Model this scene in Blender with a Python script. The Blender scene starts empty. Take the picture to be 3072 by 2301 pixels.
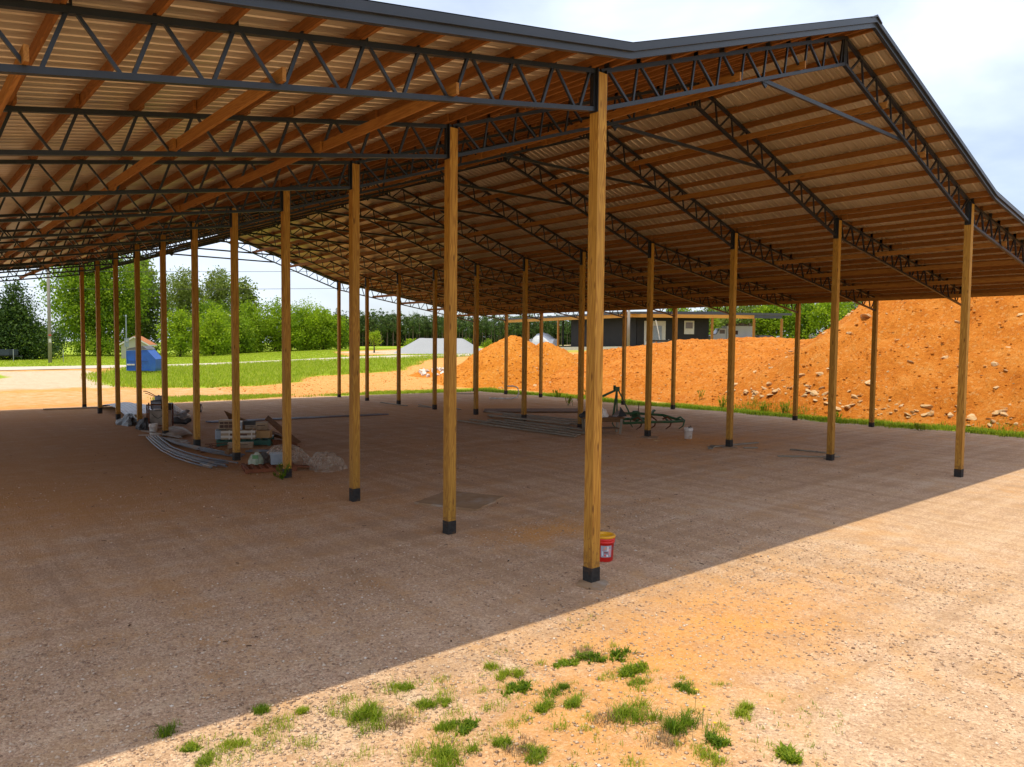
import bpy, math, random
import numpy as np
from mathutils import Vector, Matrix, noise
R = math.radians
rnd = random.Random(11)
npr = np.random.RandomState(5)
scene = bpy.context.scene
C = bpy.context.collection

# ------------------------------------------------------------------ camera
cam_d = bpy.data.cameras.new('camera'); cam = bpy.data.objects.new('camera', cam_d); C.objects.link(cam)
YAW, PITCH, ROLL = 0.7024, -0.0528, 0.0093
_f = Vector((math.sin(YAW)*math.cos(PITCH), math.cos(YAW)*math.cos(PITCH), math.sin(PITCH)))
_r = Vector((math.cos(YAW), -math.sin(YAW), 0)); _u = _r.cross(_f)
_r2 = _r*math.cos(ROLL)+_u*math.sin(ROLL); _u2 = -_r*math.sin(ROLL)+_u*math.cos(ROLL)
_m = Matrix((_r2, _u2, -_f)).transposed().to_4x4(); _m.translation = Vector((-8.027, -7.6015, 3.552))
cam.matrix_world = _m
cam_d.sensor_width = 36; cam_d.lens = 36*2232.245/3072
cam_d.clip_end = 4000
scene.camera = cam

# ------------------------------------------------------------------ sky, sun, exposure
SUN_DIR = Vector((-math.cos(R(79)), 0.004, math.sin(R(79)))).normalized()   # towards the sun
world = bpy.data.worlds.new('World'); scene.world = world; world.use_nodes = True
wn = world.node_tree; wn.nodes.clear()
def WN(t, **k):
    n = wn.nodes.new(t)
    for a, b in k.items(): setattr(n, a, b)
    return n
w_out = WN('ShaderNodeOutputWorld'); w_bg = WN('ShaderNodeBackground')
w_sky = WN('ShaderNodeTexSky', sky_type='NISHITA', sun_disc=False)
w_sky.sun_elevation = math.asin(SUN_DIR.z); w_sky.sun_rotation = math.atan2(SUN_DIR.x, SUN_DIR.y)
w_sky.air_density = 1.0; w_sky.dust_density = 1.6; w_sky.ozone_density = 1.0
w_tc = WN('ShaderNodeTexCoord'); w_map = WN('ShaderNodeMapping'); w_map.inputs['Scale'].default_value = (1.0, 1.0, 2.6)
w_map.inputs['Rotation'].default_value = (0, 0, 0.5)
w_n1 = WN('ShaderNodeTexNoise'); w_n1.inputs['Scale'].default_value = 2.1; w_n1.inputs['Detail'].default_value = 6; w_n1.inputs['Roughness'].default_value = .5; w_n1.inputs['Distortion'].default_value = .5
w_rp = WN('ShaderNodeValToRGB'); w_rp.color_ramp.elements[0].position = .34; w_rp.color_ramp.elements[0].color = (.30, .30, .30, 1)
w_rp.color_ramp.elements[1].position = .66; w_rp.color_ramp.elements[1].color = (.97, .97, .97, 1)
w_mix = WN('ShaderNodeMixRGB'); w_mix.inputs['Color2'].default_value = (8.1, 8.9, 10.5, 1)     # thin high cloud
for a, b in ((w_tc.outputs['Generated'], w_map.inputs['Vector']), (w_map.outputs[0], w_n1.inputs['Vector']), (w_n1.outputs['Fac'], w_rp.inputs['Fac']),
             (w_rp.outputs['Color'], w_mix.inputs['Fac']), (w_sky.outputs['Color'], w_mix.inputs['Color1']), (w_mix.outputs['Color'], w_bg.inputs['Color']), (w_bg.outputs[0], w_out.inputs['Surface'])):
    wn.links.new(a, b)
w_bg.inputs['Strength'].default_value = 0.099
sun_d = bpy.data.lights.new('sun', 'SUN'); sun_d.energy = 2.5; sun_d.angle = R(.5); sun_d.color = (1, .92, .69)
sun = bpy.data.objects.new('sun', sun_d); C.objects.link(sun); sun.rotation_euler = SUN_DIR.to_track_quat('Z', 'Y').to_euler()
scene.view_settings.view_transform = 'Standard'; scene.view_settings.look = 'None'; scene.view_settings.gamma = 1
scene.view_settings.exposure = 0.62
scene.cycles.max_bounces = 8; scene.cycles.diffuse_bounces = 5

# ------------------------------------------------------------------ materials
class NT:
    def __init__(s, name):
        s.m = bpy.data.materials.new(name); s.m.use_nodes = True; s.t = s.m.node_tree; s.t.nodes.clear()
        s.out = s.n('ShaderNodeOutputMaterial'); s.b = s.n('ShaderNodeBsdfPrincipled'); s.l(s.b.outputs[0], s.out.inputs[0])
    def n(s, t, ins=None, **k):
        x = s.t.nodes.new(t)
        for a, b in k.items(): setattr(x, a, b)
        for a, b in (ins or {}).items(): s.i(x, a, b)
        return x
    def i(s, x, a, b):
        if isinstance(b, bpy.types.NodeSocket): s.t.links.new(b, x.inputs[a])
        elif isinstance(b, bpy.types.Node): s.t.links.new(b.outputs[0], x.inputs[a])
        else: x.inputs[a].default_value = b
    def l(s, a, b): s.t.links.new(a, b)
    def coord(s, scale=(1, 1, 1), kind='Object'):
        c = s.n('ShaderNodeTexCoord'); mp = s.n('ShaderNodeMapping', {'Vector': c.outputs[kind], 'Scale': scale}); return mp.outputs[0]
    def noise(s, vec, scale, detail=4, rough=.55, dist=0): return s.n('ShaderNodeTexNoise', {'Vector': vec, 'Scale': scale, 'Detail': detail, 'Roughness': rough, 'Distortion': dist}).outputs['Fac']
    def ramp(s, fac, stops):
        r = s.n('ShaderNodeValToRGB', {'Fac': fac}); e = r.color_ramp.elements
        while len(e) < len(stops): e.new(.5)
        for k, (p, c) in enumerate(stops):
            e[k].position = p; e[k].color = (c, c, c, 1) if isinstance(c, (int, float)) else tuple(c)+(1,)
        return r.outputs['Color']
    def mix(s, fac, a, b, mode='MIX'):
        x = s.n('ShaderNodeMixRGB', blend_type=mode)
        for key, v in (('Fac', fac), ('Color1', a), ('Color2', b)):
            if isinstance(v, tuple) and len(v) == 3: v = v+(1,)
            s.i(x, key, v)
        return x.outputs[0]
    def math(s, op, a, b=0.):
        x = s.n('ShaderNodeMath', operation=op); s.i(x, 0, a); s.i(x, 1, b); return x.outputs[0]
    def bump(s, h, strength, dist=.02):
        s.l(s.n('ShaderNodeBump', {'Height': h, 'Strength': strength, 'Distance': dist}).outputs[0], s.b.inputs['Normal'])
    def fin(s, col, rough=.7, metal=0., spec=.4):
        s.i(s.b, 'Base Color', col if not isinstance(col, tuple) else col+(1,)); s.i(s.b, 'Roughness', rough); s.i(s.b, 'Metallic', metal)
        s.b.inputs['Specular IOR Level'].default_value = spec
        return s.m

def plain(name, c1, c2=None, scale=6, rough=.6, metal=0., spec=.4, bump=.15, stretch=(1, 1, 1), dirt=None):
    """weathered single-colour material: two tones by noise, optional dirt blotches, fine bump"""
    t = NT(name); v = t.coord(stretch)
    if c2 is None: c2 = tuple(x*.72 for x in c1)
    col = t.mix(t.ramp(t.noise(v, scale, 6, .6), [(.35, 0.), (.65, 1.)]), c1, c2)
    if dirt: col = t.mix(t.ramp(t.noise(v, scale*.45, 5, .7), [(.52, 0.), (.66, .75)]), col, dirt)
    if bump: t.bump(t.noise(v, scale*7, 4), bump, .006)
    return t.fin(col, rough, metal, spec)

def wood(name, c1, c2, knot, axis=2, rough=.65, gs=1.0, var=.5):
    """sawn timber with grain along one axis, knots and board-to-board tone"""
    t = NT(name); sc = [1., 1., 1.]; sc[axis] = .055
    oi = t.n('ShaderNodeObjectInfo').outputs['Random']
    c = t.n('ShaderNodeTexCoord'); off = t.n('ShaderNodeCombineXYZ', {axis: t.math('MULTIPLY', oi, 37.)})
    vv = t.n('ShaderNodeVectorMath', {0: c.outputs['Object'], 1: off.outputs[0]}, operation='ADD').outputs[0]
    v = t.n('ShaderNodeMapping', {'Vector': vv, 'Scale': tuple(sc)}).outputs[0]
    dv = t.n('ShaderNodeVectorMath', {0: v, 1: t.n('ShaderNodeTexNoise', {'Vector': v, 'Scale': 7., 'Detail': 2.}).outputs['Color']}, operation='ADD').outputs[0]
    g = t.mix(.45, t.noise(dv, 26*gs, 5, .6, .4), t.n('ShaderNodeTexWave', {'Vector': dv, 'Scale': 5.5*gs, 'Distortion': 5., 'Detail': 3., 'Detail Scale': 1.5}, bands_direction='DIAGONAL').outputs['Fac'])
    col = t.mix(t.ramp(g, [(.34, 0.), (.66, 1.)]), c1, c2)
    s2 = [1., 1., 1.]; s2[axis] = .28
    v2 = t.n('ShaderNodeMapping', {'Vector': vv, 'Scale': tuple(s2)}).outputs[0]
    vo = t.n('ShaderNodeTexVoronoi', {'Vector': v2, 'Scale': 6.5, 'Randomness': 1.}).outputs['Distance']
    col = t.mix(t.ramp(vo, [(.08, .95), (.16, .0)]), col, knot)
    big = t.noise(v2, 1.3, 3)
    if axis == 2:   # dried mud splashes on the foot of a post
        z = t.n('ShaderNodeSeparateXYZ', {0: c.outputs['Object']}).outputs[2]
        col = t.mix(t.ramp(t.math('SUBTRACT', t.noise(c.outputs['Object'], 11., 5, .7), t.math('MULTIPLY', z, .22)), [(.44, 0.), (.50, .8)]), col, (.16, .07, .025))
    col = t.mix(t.ramp(big, [(.35, var), (.65, 0.)]), col, tuple(x*.62 for x in c1))
    col = t.mix(t.math('MULTIPLY', oi, .3), col, tuple(x*.7 for x in c2))
    t.bump(g, .25, .004)
    return t.fin(col, rough, 0, .25)

M = {}
M['post'] = wood('post_timber', (.54, .285, .048), (.33, .148, .021), (.09, .028, .006), 2)
M['purlin'] = wood('purlin_timber', (.315, .122, .024), (.21, .077, .013), (.12, .035, .008), 1, var=.45)
M['brace'] = wood('brace_timber', (.40, .175, .036), (.29, .115, .02), (.15, .05, .012), 1, var=.3)
M['steel'] = plain('black_steel', (.020, .0215, .028), (.014, .015, .019), 5, .42, .25, .5, .08)
M['wrap'] = plain('post_wrap', (.035, .033, .031), (.018, .016, .015), 14, .8, 0, .3, .3, dirt=(.12, .06, .028))
M['trim'] = plain('dark_trim', (.031, .034, .044), (.024, .027, .034), 2, .38, .15, .5, .03)
def roof_mat():
    t = NT('roof_sheet'); v = t.coord()
    col = t.mix(t.ramp(t.noise(v, .5, 4), [(.35, 0.), (.65, 1.)]), (.60, .50, .35), (.50, .40, .26))
    col = t.mix(t.ramp(t.noise(t.coord((.15, 6, 1)), 2., 5), [(.5, 0.), (.75, .5)]), col, (.30, .21, .12))
    return t.fin(col, .30, .45, .5)
M['roof'] = roof_mat()

def ground_mat():
    t = NT('ground_soil'); v = t.coord()
    A = lambda nm: t.n('ShaderNodeAttribute', attribute_name=nm).outputs['Fac']
    big = t.noise(v, .22, 5, .6); mid = t.noise(v, 1.7, 6, .65); fine = t.noise(v, 14, 5, .7)
    vo = t.n('ShaderNodeTexVoronoi', {'Vector': v, 'Scale': 34., 'Randomness': 1.}); vo2 = t.n('ShaderNodeTexVoronoi', {'Vector': v, 'Scale': 75., 'Randomness': 1.})
    cell = t.n('ShaderNodeSeparateColor', {0: vo.outputs['Color']}).outputs[0]; cell2 = t.n('ShaderNodeSeparateColor', {0: vo2.outputs['Color']}).outputs[1]
    grav = t.ramp(t.mix(.5, cell, cell2), [(.12, (.35, .215, .138)), (.45, (.55, .355, .232)), (.74, (.65, .445, .29)), (.93, (.79, .59, .42))])
    stain = t.ramp(mid, [(.35, 0.), (.7, 1.)])
    tv = t.n('ShaderNodeMapping', {'Vector': v, 'Scale': (1.6, .10, 1.), 'Rotation': (0, 0, R(28))}).outputs[0]
    tv2 = t.n('ShaderNodeMapping', {'Vector': v, 'Scale': (.09, 1.5, 1.), 'Rotation': (0, 0, R(-12))}).outputs[0]
    track = t.mix(.5, t.noise(tv, 1.3, 5, .6, .6), t.noise(tv2, 1.3, 5, .6, .6))
    grav = t.mix(t.ramp(track, [(.40, .55), (.52, 0.)]), grav, (.34, .205, .115)); grav = t.mix(t.ramp(track, [(.52, 0.), (.64, .40)]), grav, (.66, .52, .37))
    grav = t.mix(t.math('MULTIPLY', stain, .42), grav, (.50, .295, .135))
    dirt = t.ramp(t.mix(.5, mid, fine), [(.3, (.46, .175, .034)), (.5, (.62, .28, .072)), (.7, (.70, .38, .14))])
    dfac = t.ramp(t.math('ADD', A('dirt'), t.math('MULTIPLY', t.math('SUBTRACT', t.mix(.5, mid, big), .5), 1.5)), [(.2, 0.), (.85, 1.)])
    speck = t.ramp(t.mix(.4, cell, cell2), [(.62, 0.), (.80, .42)])
    col = t.mix(dfac, grav, t.mix(speck, dirt, (.62, .42, .24)))
    pale = t.ramp(t.mix(.6, mid, cell2), [(.3, (.44, .30, .19)), (.6, (.60, .44, .30)), (.8, (.72, .58, .42))])
    col = t.mix(t.ramp(t.math('ADD', A('pale'), t.math('MULTIPLY', t.math('SUBTRACT', mid, .5), .6)), [(.3, 0.), (.7, 1.)]), col, pale)
    gr = t.ramp(t.mix(.45, fine, mid), [(.3, (.17, .25, .010)), (.55, (.30, .38, .018)), (.75, (.44, .44, .07))])
    col = t.mix(t.ramp(t.math('ADD', A('grass'), t.math('MULTIPLY', t.math('SUBTRACT', t.mix(.5, mid, fine), .5), 1.6)), [(.3, 0.), (.7, 1.)]), col, gr)
    soil_shade = t.ramp(t.math('ADD', A('soil_shade'), t.math('MULTIPLY', t.math('SUBTRACT', mid, .5), .7)), [(.2, 0.), (.9, .62)])  # brown floor soil and the shade tone painted under the roof
    col = t.mix(soil_shade, col, (.23, .108, .038))
    h = t.math('ADD', t.math('MULTIPLY', vo.outputs['Distance'], -.8), t.math('ADD', t.math('MULTIPLY', vo2.outputs['Distance'], -.4), t.math('MULTIPLY', fine, .8)))
    t.bump(h, .55, .022)
    return t.fin(col, .92, 0, .15)
M['ground'] = ground_mat()
def clay_mat(name, a, b, c):
    t = NT(name); v = t.coord(); n1 = t.noise(v, .55, 6, .6); n2 = t.noise(v, 5., 6, .7); n3 = t.noise(v, 26., 4, .7)
    col = t.ramp(t.mix(.55, n1, n2), [(.3, a), (.5, b), (.7, c)])
    vo = t.n('ShaderNodeTexVoronoi', {'Vector': v, 'Scale': 9., 'Randomness': 1.})
    col = t.mix(t.ramp(t.n('ShaderNodeSeparateColor', {0: vo.outputs['Color']}).outputs[0], [(.90, 0.), (.96, .35)]), col, (.70, .42, .17))
    t.bump(t.math('ADD', n2, t.math('MULTIPLY', n3, .5)), .9, .20)
    return t.fin(col, .95, 0, .1)
M['clay'] = clay_mat('orange_clay', (.46, .130, .014), (.66, .225, .026), (.76, .33, .06))
M['clay2'] = clay_mat('rocky_clay', (.42, .105, .012), (.63, .20, .024), (.74, .32, .075))
M['rock'] = plain('pale_rock', (.58, .41, .235), (.50, .29, .12), 2.2, .9, 0, .2, .5, dirt=(.50, .20, .05))
M['greystone'] = plain('crushed_stone', (.38, .385, .40), (.26, .265, .28), 30, .9, 0, .2, .8)
def stone_mat():
    t = NT('loose_stone'); a = t.n('ShaderNodeAttribute', attribute_name='tone').outputs['Fac']
    col = t.ramp(a, [(.0, (.25, .155, .10)), (.35, (.45, .30, .20)), (.8, (.56, .40, .275)), (.96, (.64, .50, .37)), (1., (.78, .68, .57))])
    return t.fin(col, .85, 0, .2)
M['stone'] = stone_mat()
def leaf_mat(name, dark, mid, light, trans=.35):
    t = NT(name); a = t.n('ShaderNodeAttribute', attribute_name='tone').outputs['Fac']
    col = t.ramp(a, [(.05, dark), (.5, mid), (.95, light)])
    t.fin(col, .6, 0, .25)
    tr = t.n('ShaderNodeBsdfTranslucent', {'Color': t.mix(.5, col, (.9, 1., .25), 'MULTIPLY')})
    mx = t.n('ShaderNodeMixShader', {0: trans, 1: t.b.outputs[0], 2: tr.outputs[0]}); t.l(mx.outputs[0], t.out.inputs[0])
    return t.m
M['leaf_bright'] = leaf_mat('bright_leaf', (.14, .23, .010), (.29, .41, .014), (.42, .52, .03), .5)
M['leaf_oak'] = leaf_mat('oak_leaf', (.070, .14, .008), (.19, .30, .012), (.36, .46, .03), .5)
M['leaf_olive'] = leaf_mat('olive_leaf', (.09, .13, .020), (.18, .235, .04), (.32, .36, .09), .45)
M['leaf_cedar'] = leaf_mat('cedar_leaf', (.016, .040, .006), (.042, .085, .010), (.11, .17, .018), .25)
M['leaf_pine'] = leaf_mat('pine_needle', (.045, .078, .018), (.090, .140, .034), (.16, .21, .06), .3)
M['grass'] = leaf_mat('grass_blade', (.17, .25, .008), (.34, .43, .016), (.54, .54, .10), .5)
M['weed'] = leaf_mat('weed_blade', (.075, .15, .010), (.22, .315, .014), (.42, .46, .04), .5)
M['straw'] = leaf_mat('dry_grass', (.16, .10, .05), (.26, .17, .09), (.34, .24, .13), .2)
M['bark'] = plain('bark', (.12, .085, .055), (.07, .05, .035), 8, .95, 0, .1, .6, (1, 1, .2))
M['pinebark'] = plain('pine_bark', (.17, .12, .085), (.11, .08, .06), 6, .95, 0, .1, .4, (1, 1, .2))

# ------------------------------------------------------------------ mesh helpers
def obj(name, verts, faces, mat, parent=None, smooth=False, tone=None, loc=None):
    me = bpy.data.meshes.new(name)
    if isinstance(verts, np.ndarray):
        k = faces.shape[1]; me.vertices.add(len(verts)); me.vertices.foreach_set('co', verts.astype(np.float32).ravel())
        me.loops.add(faces.size); me.loops.foreach_set('vertex_index', faces.astype(np.int32).ravel())
        me.polygons.add(len(faces)); me.polygons.foreach_set('loop_start', np.arange(0, faces.size, k, dtype=np.int32))
        me.polygons.foreach_set('loop_total', np.full(len(faces), k, dtype=np.int32)); me.update(calc_edges=True)
    else:
        me.from_pydata([tuple(v) for v in verts], [], faces); me.update()
    if tone is not None:
        a = me.attributes.new('tone', 'FLOAT', 'FACE'); a.data.foreach_set('value', np.asarray(tone, dtype=np.float32))
    if smooth: me.polygons.foreach_set('use_smooth', np.ones(len(me.polygons), dtype=bool))
    me.materials.append(mat)
    o = bpy.data.objects.new(name, me); C.objects.link(o)
    if parent: o.parent = parent
    if loc is not None: o.location = loc
    return o
def tag(o, label=None, cat=None, group=None, kind=None):
    if cat and not kind: kind = 'thing'
    if label: o['label'] = label
    if cat: o['category'] = cat
    if group: o['group'] = group
    if kind: o['kind'] = kind
    return o
def thing(name, label, cat, loc=(0, 0, 0), rz=0, group=None):
    o = bpy.data.objects.new(name, None); C.objects.link(o); o.location = loc; o.rotation_euler = (0, 0, rz)
    o.empty_display_size = .2
    return tag(o, label, cat, group)
def copy_tree(o, parent=None):
    c = o.copy(); C.objects.link(c)
    if parent: c.parent = parent
    for ch in [x for x in bpy.data.objects if x.parent == o]: copy_tree(ch, c)
    return c

class MB:
    def __init__(s): s.v = []; s.f = []
    def add(s, vs, fs):
        b = len(s.v); s.v += [tuple(x) for x in vs]; s.f += [tuple(i+b for i in f) for f in fs]; return s
    def box(s, c, size, rz=0., rot=None, taper=1.):
        hx, hy, hz = size[0]/2, size[1]/2, size[2]/2
        vs = [Vector((x*hx*(taper if z > 0 else 1), y*hy*(taper if z > 0 else 1), z*hz)) for z in (-1, 1) for y in (-1, 1) for x in (-1, 1)]
        m = rot if rot is not None else Matrix.Rotation(rz, 3, 'Z')
        return s.add([m @ v + Vector(c) for v in vs], [(0, 2, 3, 1), (4, 5, 7, 6), (0, 1, 5, 4), (2, 6, 7, 3), (0, 4, 6, 2), (1, 3, 7, 5)])
    def bar(s, p, q, w, h, up=(0, 0, 1)):
        """rectangular bar from p to q, w across and h along 'up'"""
        p, q = Vector(p), Vector(q); d = (q-p).normalized(); u = Vector(up); u = (u-d*u.dot(d))
        if u.length < 1e-4: u = Vector((1, 0, 0)); u = u-d*u.dot(d)
        u.normalize(); r = d.cross(u)
        vs = [e+r*a*w/2+u*b*h/2 for e in (p, q) for b in (-1, 1) for a in (-1, 1)]
        return s.add(vs, [(0, 1, 3, 2), (4, 6, 7, 5), (0, 4, 5, 1), (2, 3, 7, 6), (0, 2, 6, 4), (1, 5, 7, 3)])
    def tube(s, pts, r, n=8, cap=True):
        pts = [Vector(p) for p in pts]; rs = r if isinstance(r, (list, tuple)) else [r]*len(pts); rings = []; u = None
        for i, p in enumerate(pts):
            d = (pts[min(i+1, len(pts)-1)]-pts[max(i-1, 0)]).normalized()
            if u is None: u = Vector((0, 0, 1)) if abs(d.z) < .9 else Vector((1, 0, 0))
            u = (u-d*u.dot(d)).normalized(); w = d.cross(u)
            rings.append([p+(u*math.cos(2*math.pi*k/n)+w*math.sin(2*math.pi*k/n))*rs[i] for k in range(n)])
        vs = [v for g in rings for v in g]; fs = []
        for i in range(len(pts)-1):
            for k in range(n): fs.append((i*n+k, i*n+(k+1) % n, (i+1)*n+(k+1) % n, (i+1)*n+k))
        if cap: fs += [tuple(range(n-1, -1, -1)), tuple((len(pts)-1)*n+k for k in range(n))]
        return s.add(vs, fs)
    def lathe(s, prof, n=24, c=(0, 0, 0), arc=(0, 2*math.pi)):
        full = arc[1]-arc[0] > 6.28; k = n if full else n+1; vs = []; fs = []
        for r, z in prof:
            for i in range(k):
                a = arc[0]+(arc[1]-arc[0])*i/n; vs.append((c[0]+r*math.cos(a), c[1]+r*math.sin(a), c[2]+z))
        for j in range(len(prof)-1):
            for i in range(n): fs.append((j*k+i, j*k+(i+1) % k, (j+1)*k+(i+1) % k, (j+1)*k+i))
        return s.add(vs, fs)
    def prism(s, poly, z0, z1):
        n = len(poly); vs = [(x, y, z0) for x, y in poly]+[(x, y, z1) for x, y in poly]
        return s.add(vs, [tuple(range(n-1, -1, -1)), tuple(range(n, 2*n))]+[(i, (i+1) % n, n+(i+1) % n, n+i) for i in range(n)])
    def extrude(s, poly3, d):
        """polygon of 3-D points pushed along d"""
        n = len(poly3); d = Vector(d); a = [Vector(p) for p in poly3]
        return s.add(a+[p+d for p in a], [tuple(range(n-1, -1, -1)), tuple(range(n, 2*n))]+[(i, (i+1) % n, n+(i+1) % n, n+i) for i in range(n)])
    def build(s, name, mat, parent=None, smooth=False, loc=None): return obj(name, s.v, s.f, mat, parent, smooth, None, loc)

def fbm(x, y, z=0., sc=1., o=5): return noise.fractal(Vector((x*sc, y*sc, z*sc)), 1.0, 2.1, o)

# ------------------------------------------------------------------ ground
def sstep(a, b, x):
    t = min(1, max(0, (x-a)/(b-a))); return t*t*(3-2*t)
def terrain(X, Y):
    """height of the ground sheet: flat pad under the barn, rising gently away from it"""
    dx = max(-16-X, X-28.5, 0); dy = max(-25-Y, Y-39.5, 0)
    d = math.hypot(dx, dy)
    th = math.degrees(math.atan2(X+8, Y+7.6))
    H = 1.25+1.35*sstep(14, 33, th)+1.4*sstep(34, 52, th)
    return H*(.75*sstep(0, 34, d)+.25*sstep(25, 75, d))
def inpoly(poly, x, y):
    c = False; j = len(poly)-1
    for i in range(len(poly)):
        xi, yi = poly[i]; xj, yj = poly[j]
        if (yi > y) != (yj > y) and x < (xj-xi)*(y-yi)/(yj-yi)+xi: c = not c
        j = i
    return c
def pdist(poly, x, y):
    """signed distance to a polygon, positive inside"""
    best = 1e9; n = len(poly)
    for i in range(n):
        ax, ay = poly[i]; bx, by = poly[(i+1) % n]; ex, ey = bx-ax, by-ay
        t = max(0, min(1, ((x-ax)*ex+(y-ay)*ey)/(ex*ex+ey*ey+1e-9)))
        best = min(best, math.hypot(x-ax-t*ex, y-ay-t*ey))
    return best if inpoly(poly, x, y) else -best
ISLAND = [(4.2, 58), (4.0, 53.2), (6.1, 49.8), (10, 48.2), (14.6, 48.2), (17.2, 49.6), (20.1, 52.6), (24.9, 54), (28, 54.6), (30.8, 54.4), (33.5, 58.0), (38.1, 62.2), (43, 65.4), (60, 66), (43, 67.2), (38, 66.6), (30, 68.6), (20, 70.6), (14, 70.9), (9.3, 69.2), (6.7, 65.2)]
STRIP1 = [(4.6, 38.0), (4.9, 41.5), (7, 42.0), (9.6, 41.4), (13, 40.0), (11, 38.2)]
STRIP2 = [(13, 37.9), (15, 39.0), (20, 39.6), (25.3, 39.0), (26.6, 37.0), (24, 36.4), (20, 37.2)]
CORNER = [(-6, 57), (-1.4, 58), (-.7, 61), (-.8, 65), (-6, 66.5)]
def roadc(X): return 71.5+2.2*sstep(-5, 14, X)*(1-sstep(16, 32, X))+.2*sstep(-5, 14, X)-3.2*sstep(18, 42, X)+.06*max(0, X-45)
def cside(Y): return 27.15+.35*math.sin(Y*.5)+.2*math.sin(Y*1.7)
def clamp(x): return max(0., min(1., x))
def zones(X, Y):
    """how much grass, orange dirt, pale gravel and brown soil with painted shade tone lies at a place"""
    w = 1.1*fbm(X, Y, 3., .35, 4)
    g = max(clamp(.5+(pdist(ISLAND, X, Y)+w*.7)*.9), clamp(.5+(pdist(STRIP1, X, Y)+w*.4)*1.2), clamp(.5+(pdist(STRIP2, X, Y)+w*.4)*1.2), clamp(.5+(pdist(CORNER, X, Y)+w*.5)*1.)) if Y > 34 and X < 62 else 0
    if Y < 40 and 25 < X < 31: g = max(g, clamp(.5+(1.0-abs(X-cside(Y)-.35)+w*.35)*1.1)*.9*sstep(-4, 3, Y))
    rc = roadc(X)
    if Y > rc+3.7 and X < 36+.4*(Y-76): g = max(g, clamp((Y-rc-3.7)*1.5))
    if Y > rc+3.6 and X >= 36: g = max(g, clamp((Y-rc-3.6)*1.2)*clamp((rc+8.6-Y)*1.0)*.75)
    if Y > 94 and X > 30: g = max(g, .85*clamp((Y-94-.1*(X-30))*.3))
    if X > 55 and Y < 78: g = max(g, .55)
    dirt = .16
    if Y > 36: dirt = max(dirt, sstep(36.2, 40, Y)*1.25)
    if X > 26.5: dirt = max(dirt, sstep(26.5, 28, X)*1.3)
    dirt += .52*math.exp(-((X+.5)/3.2)**2-((Y+2.3)/1.3)**2)+.34*math.exp(-((X+3.2)/1.6)**2-((Y+3.3)/1.2)**2)
    dirt += .6*math.exp(-((X-1.6)/1.5)**2-((Y-2.6)/.7)**2)+.5*math.exp(-((X-15)/3)**2-((Y-9)/2)**2)+.45*math.exp(-((X-17)/6)**2-((Y-25)/5)**2)
    if -16 < X < 3 and Y > 2: dirt += .34*sstep(4, 12, Y)*sstep(3, -1.5, X)
    if 0 < Y < 37 and X < 26: dirt += .10*sstep(0, 8, Y)
    pale = .40*sstep(37.5, 41, Y)*sstep(51, 48, Y)*sstep(22, 8, X) if Y > 37 else 0
    if Y > 49 and X < 6: pale = sstep(49.5, 52.5, Y+w)*clamp((68-Y))*.95
    if Y > 76 and X > 36: pale = max(pale, sstep(76, 78.5, Y)*sstep(95, 92, Y)*sstep(40, 46, X))
    if X > 55 and Y < 80: pale = max(pale, .55*sstep(56, 60, X))
    soil_shade = .40*sstep(4, 13, Y)*sstep(10, -3, X)*sstep(37.3, 36.6, Y)+.36*sstep(8, 20, Y)*sstep(26, 24, X)*sstep(37.3, 36.6, Y)+.12*sstep(0, 3, Y)*sstep(37, 36, Y)*sstep(26.5, 25, X)  # brown soil at left, plus the roof shade's warm tone put into the colour
    return g, dirt, pale, soil_shade
def axis(segs):
    out = []
    for a, b, st in segs: out += list(np.arange(a, b, st))
    return np.array(out+[segs[-1][1]])
xs = axis([(-1500, -200, 130), (-200, -40, 20), (-40, -14, 2), (-14, 46, .45), (46, 130, 1.2), (130, 260, 8), (260, 1500, 124)])
ys = axis([(-1500, -200, 130), (-200, -30, 17), (-30, -12, 2), (-12, 96, .45), (96, 160, 1.6), (160, 300, 7), (300, 1500, 120)])
gx, gy = np.meshgrid(xs, ys); nx, ny = len(xs), len(ys)
gz = np.zeros_like(gx); att = np.zeros((ny, nx, 4))
for j in range(ny):
    for i in range(nx):
        X, Y = xs[i], ys[j]; z = terrain(X, Y)
        if -60 < X < 160 and -30 < Y < 170: z += .03*fbm(X, Y, 0, .5, 3)*(.25 if (-16 < X < 27 and Y < 38) else 1.)
        gz[j, i] = z; att[j, i] = zones(X, Y) if (-45 < X < 130 and -30 < Y < 160) else (.9, .3, 0, 0)
idx = np.arange(nx*ny).reshape(ny, nx)
gf = np.stack([idx[:-1, :-1], idx[:-1, 1:], idx[1:, 1:], idx[1:, :-1]], -1).reshape(-1, 4)
ground = obj('ground', np.stack([gx, gy, gz], -1).reshape(-1, 3), gf, M['ground'], smooth=True)
for k, nm in enumerate(('grass', 'dirt', 'pale', 'soil_shade')):
    a = ground.data.attributes.new(nm, 'FLOAT', 'POINT'); a.data.foreach_set('value', att[:, :, k].astype(np.float32).ravel())
tag(ground, 'gravel and orange clay yard with patches of grass', 'ground', kind='structure')

rv, rf = [], []
M['road'] = plain('pale_road', (.58, .50, .42), (.48, .40, .33), 1.2, .9, 0, .2, .3, (.35, 1, 1))
rx = np.arange(-60, 130, 1.0)
for X in rx:
    c = roadc(X); hw = 3.1+.15*fbm(X, 0, 0, .4, 2)
    for k in range(9):
        Y = c-hw+2*hw*k/8; rv.append((X, Y, terrain(X, Y)+.045+.02*(1-((k-4)/4)**2)))
for i in range(len(rx)-1):
    for k in range(8): rf.append((i*9+k, (i+1)*9+k, (i+1)*9+k+1, i*9+k+1))
tag(obj('road', rv, rf, M['road'], smooth=True), 'pale gravel road crossing behind the barn', 'road', kind='structure')

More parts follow.
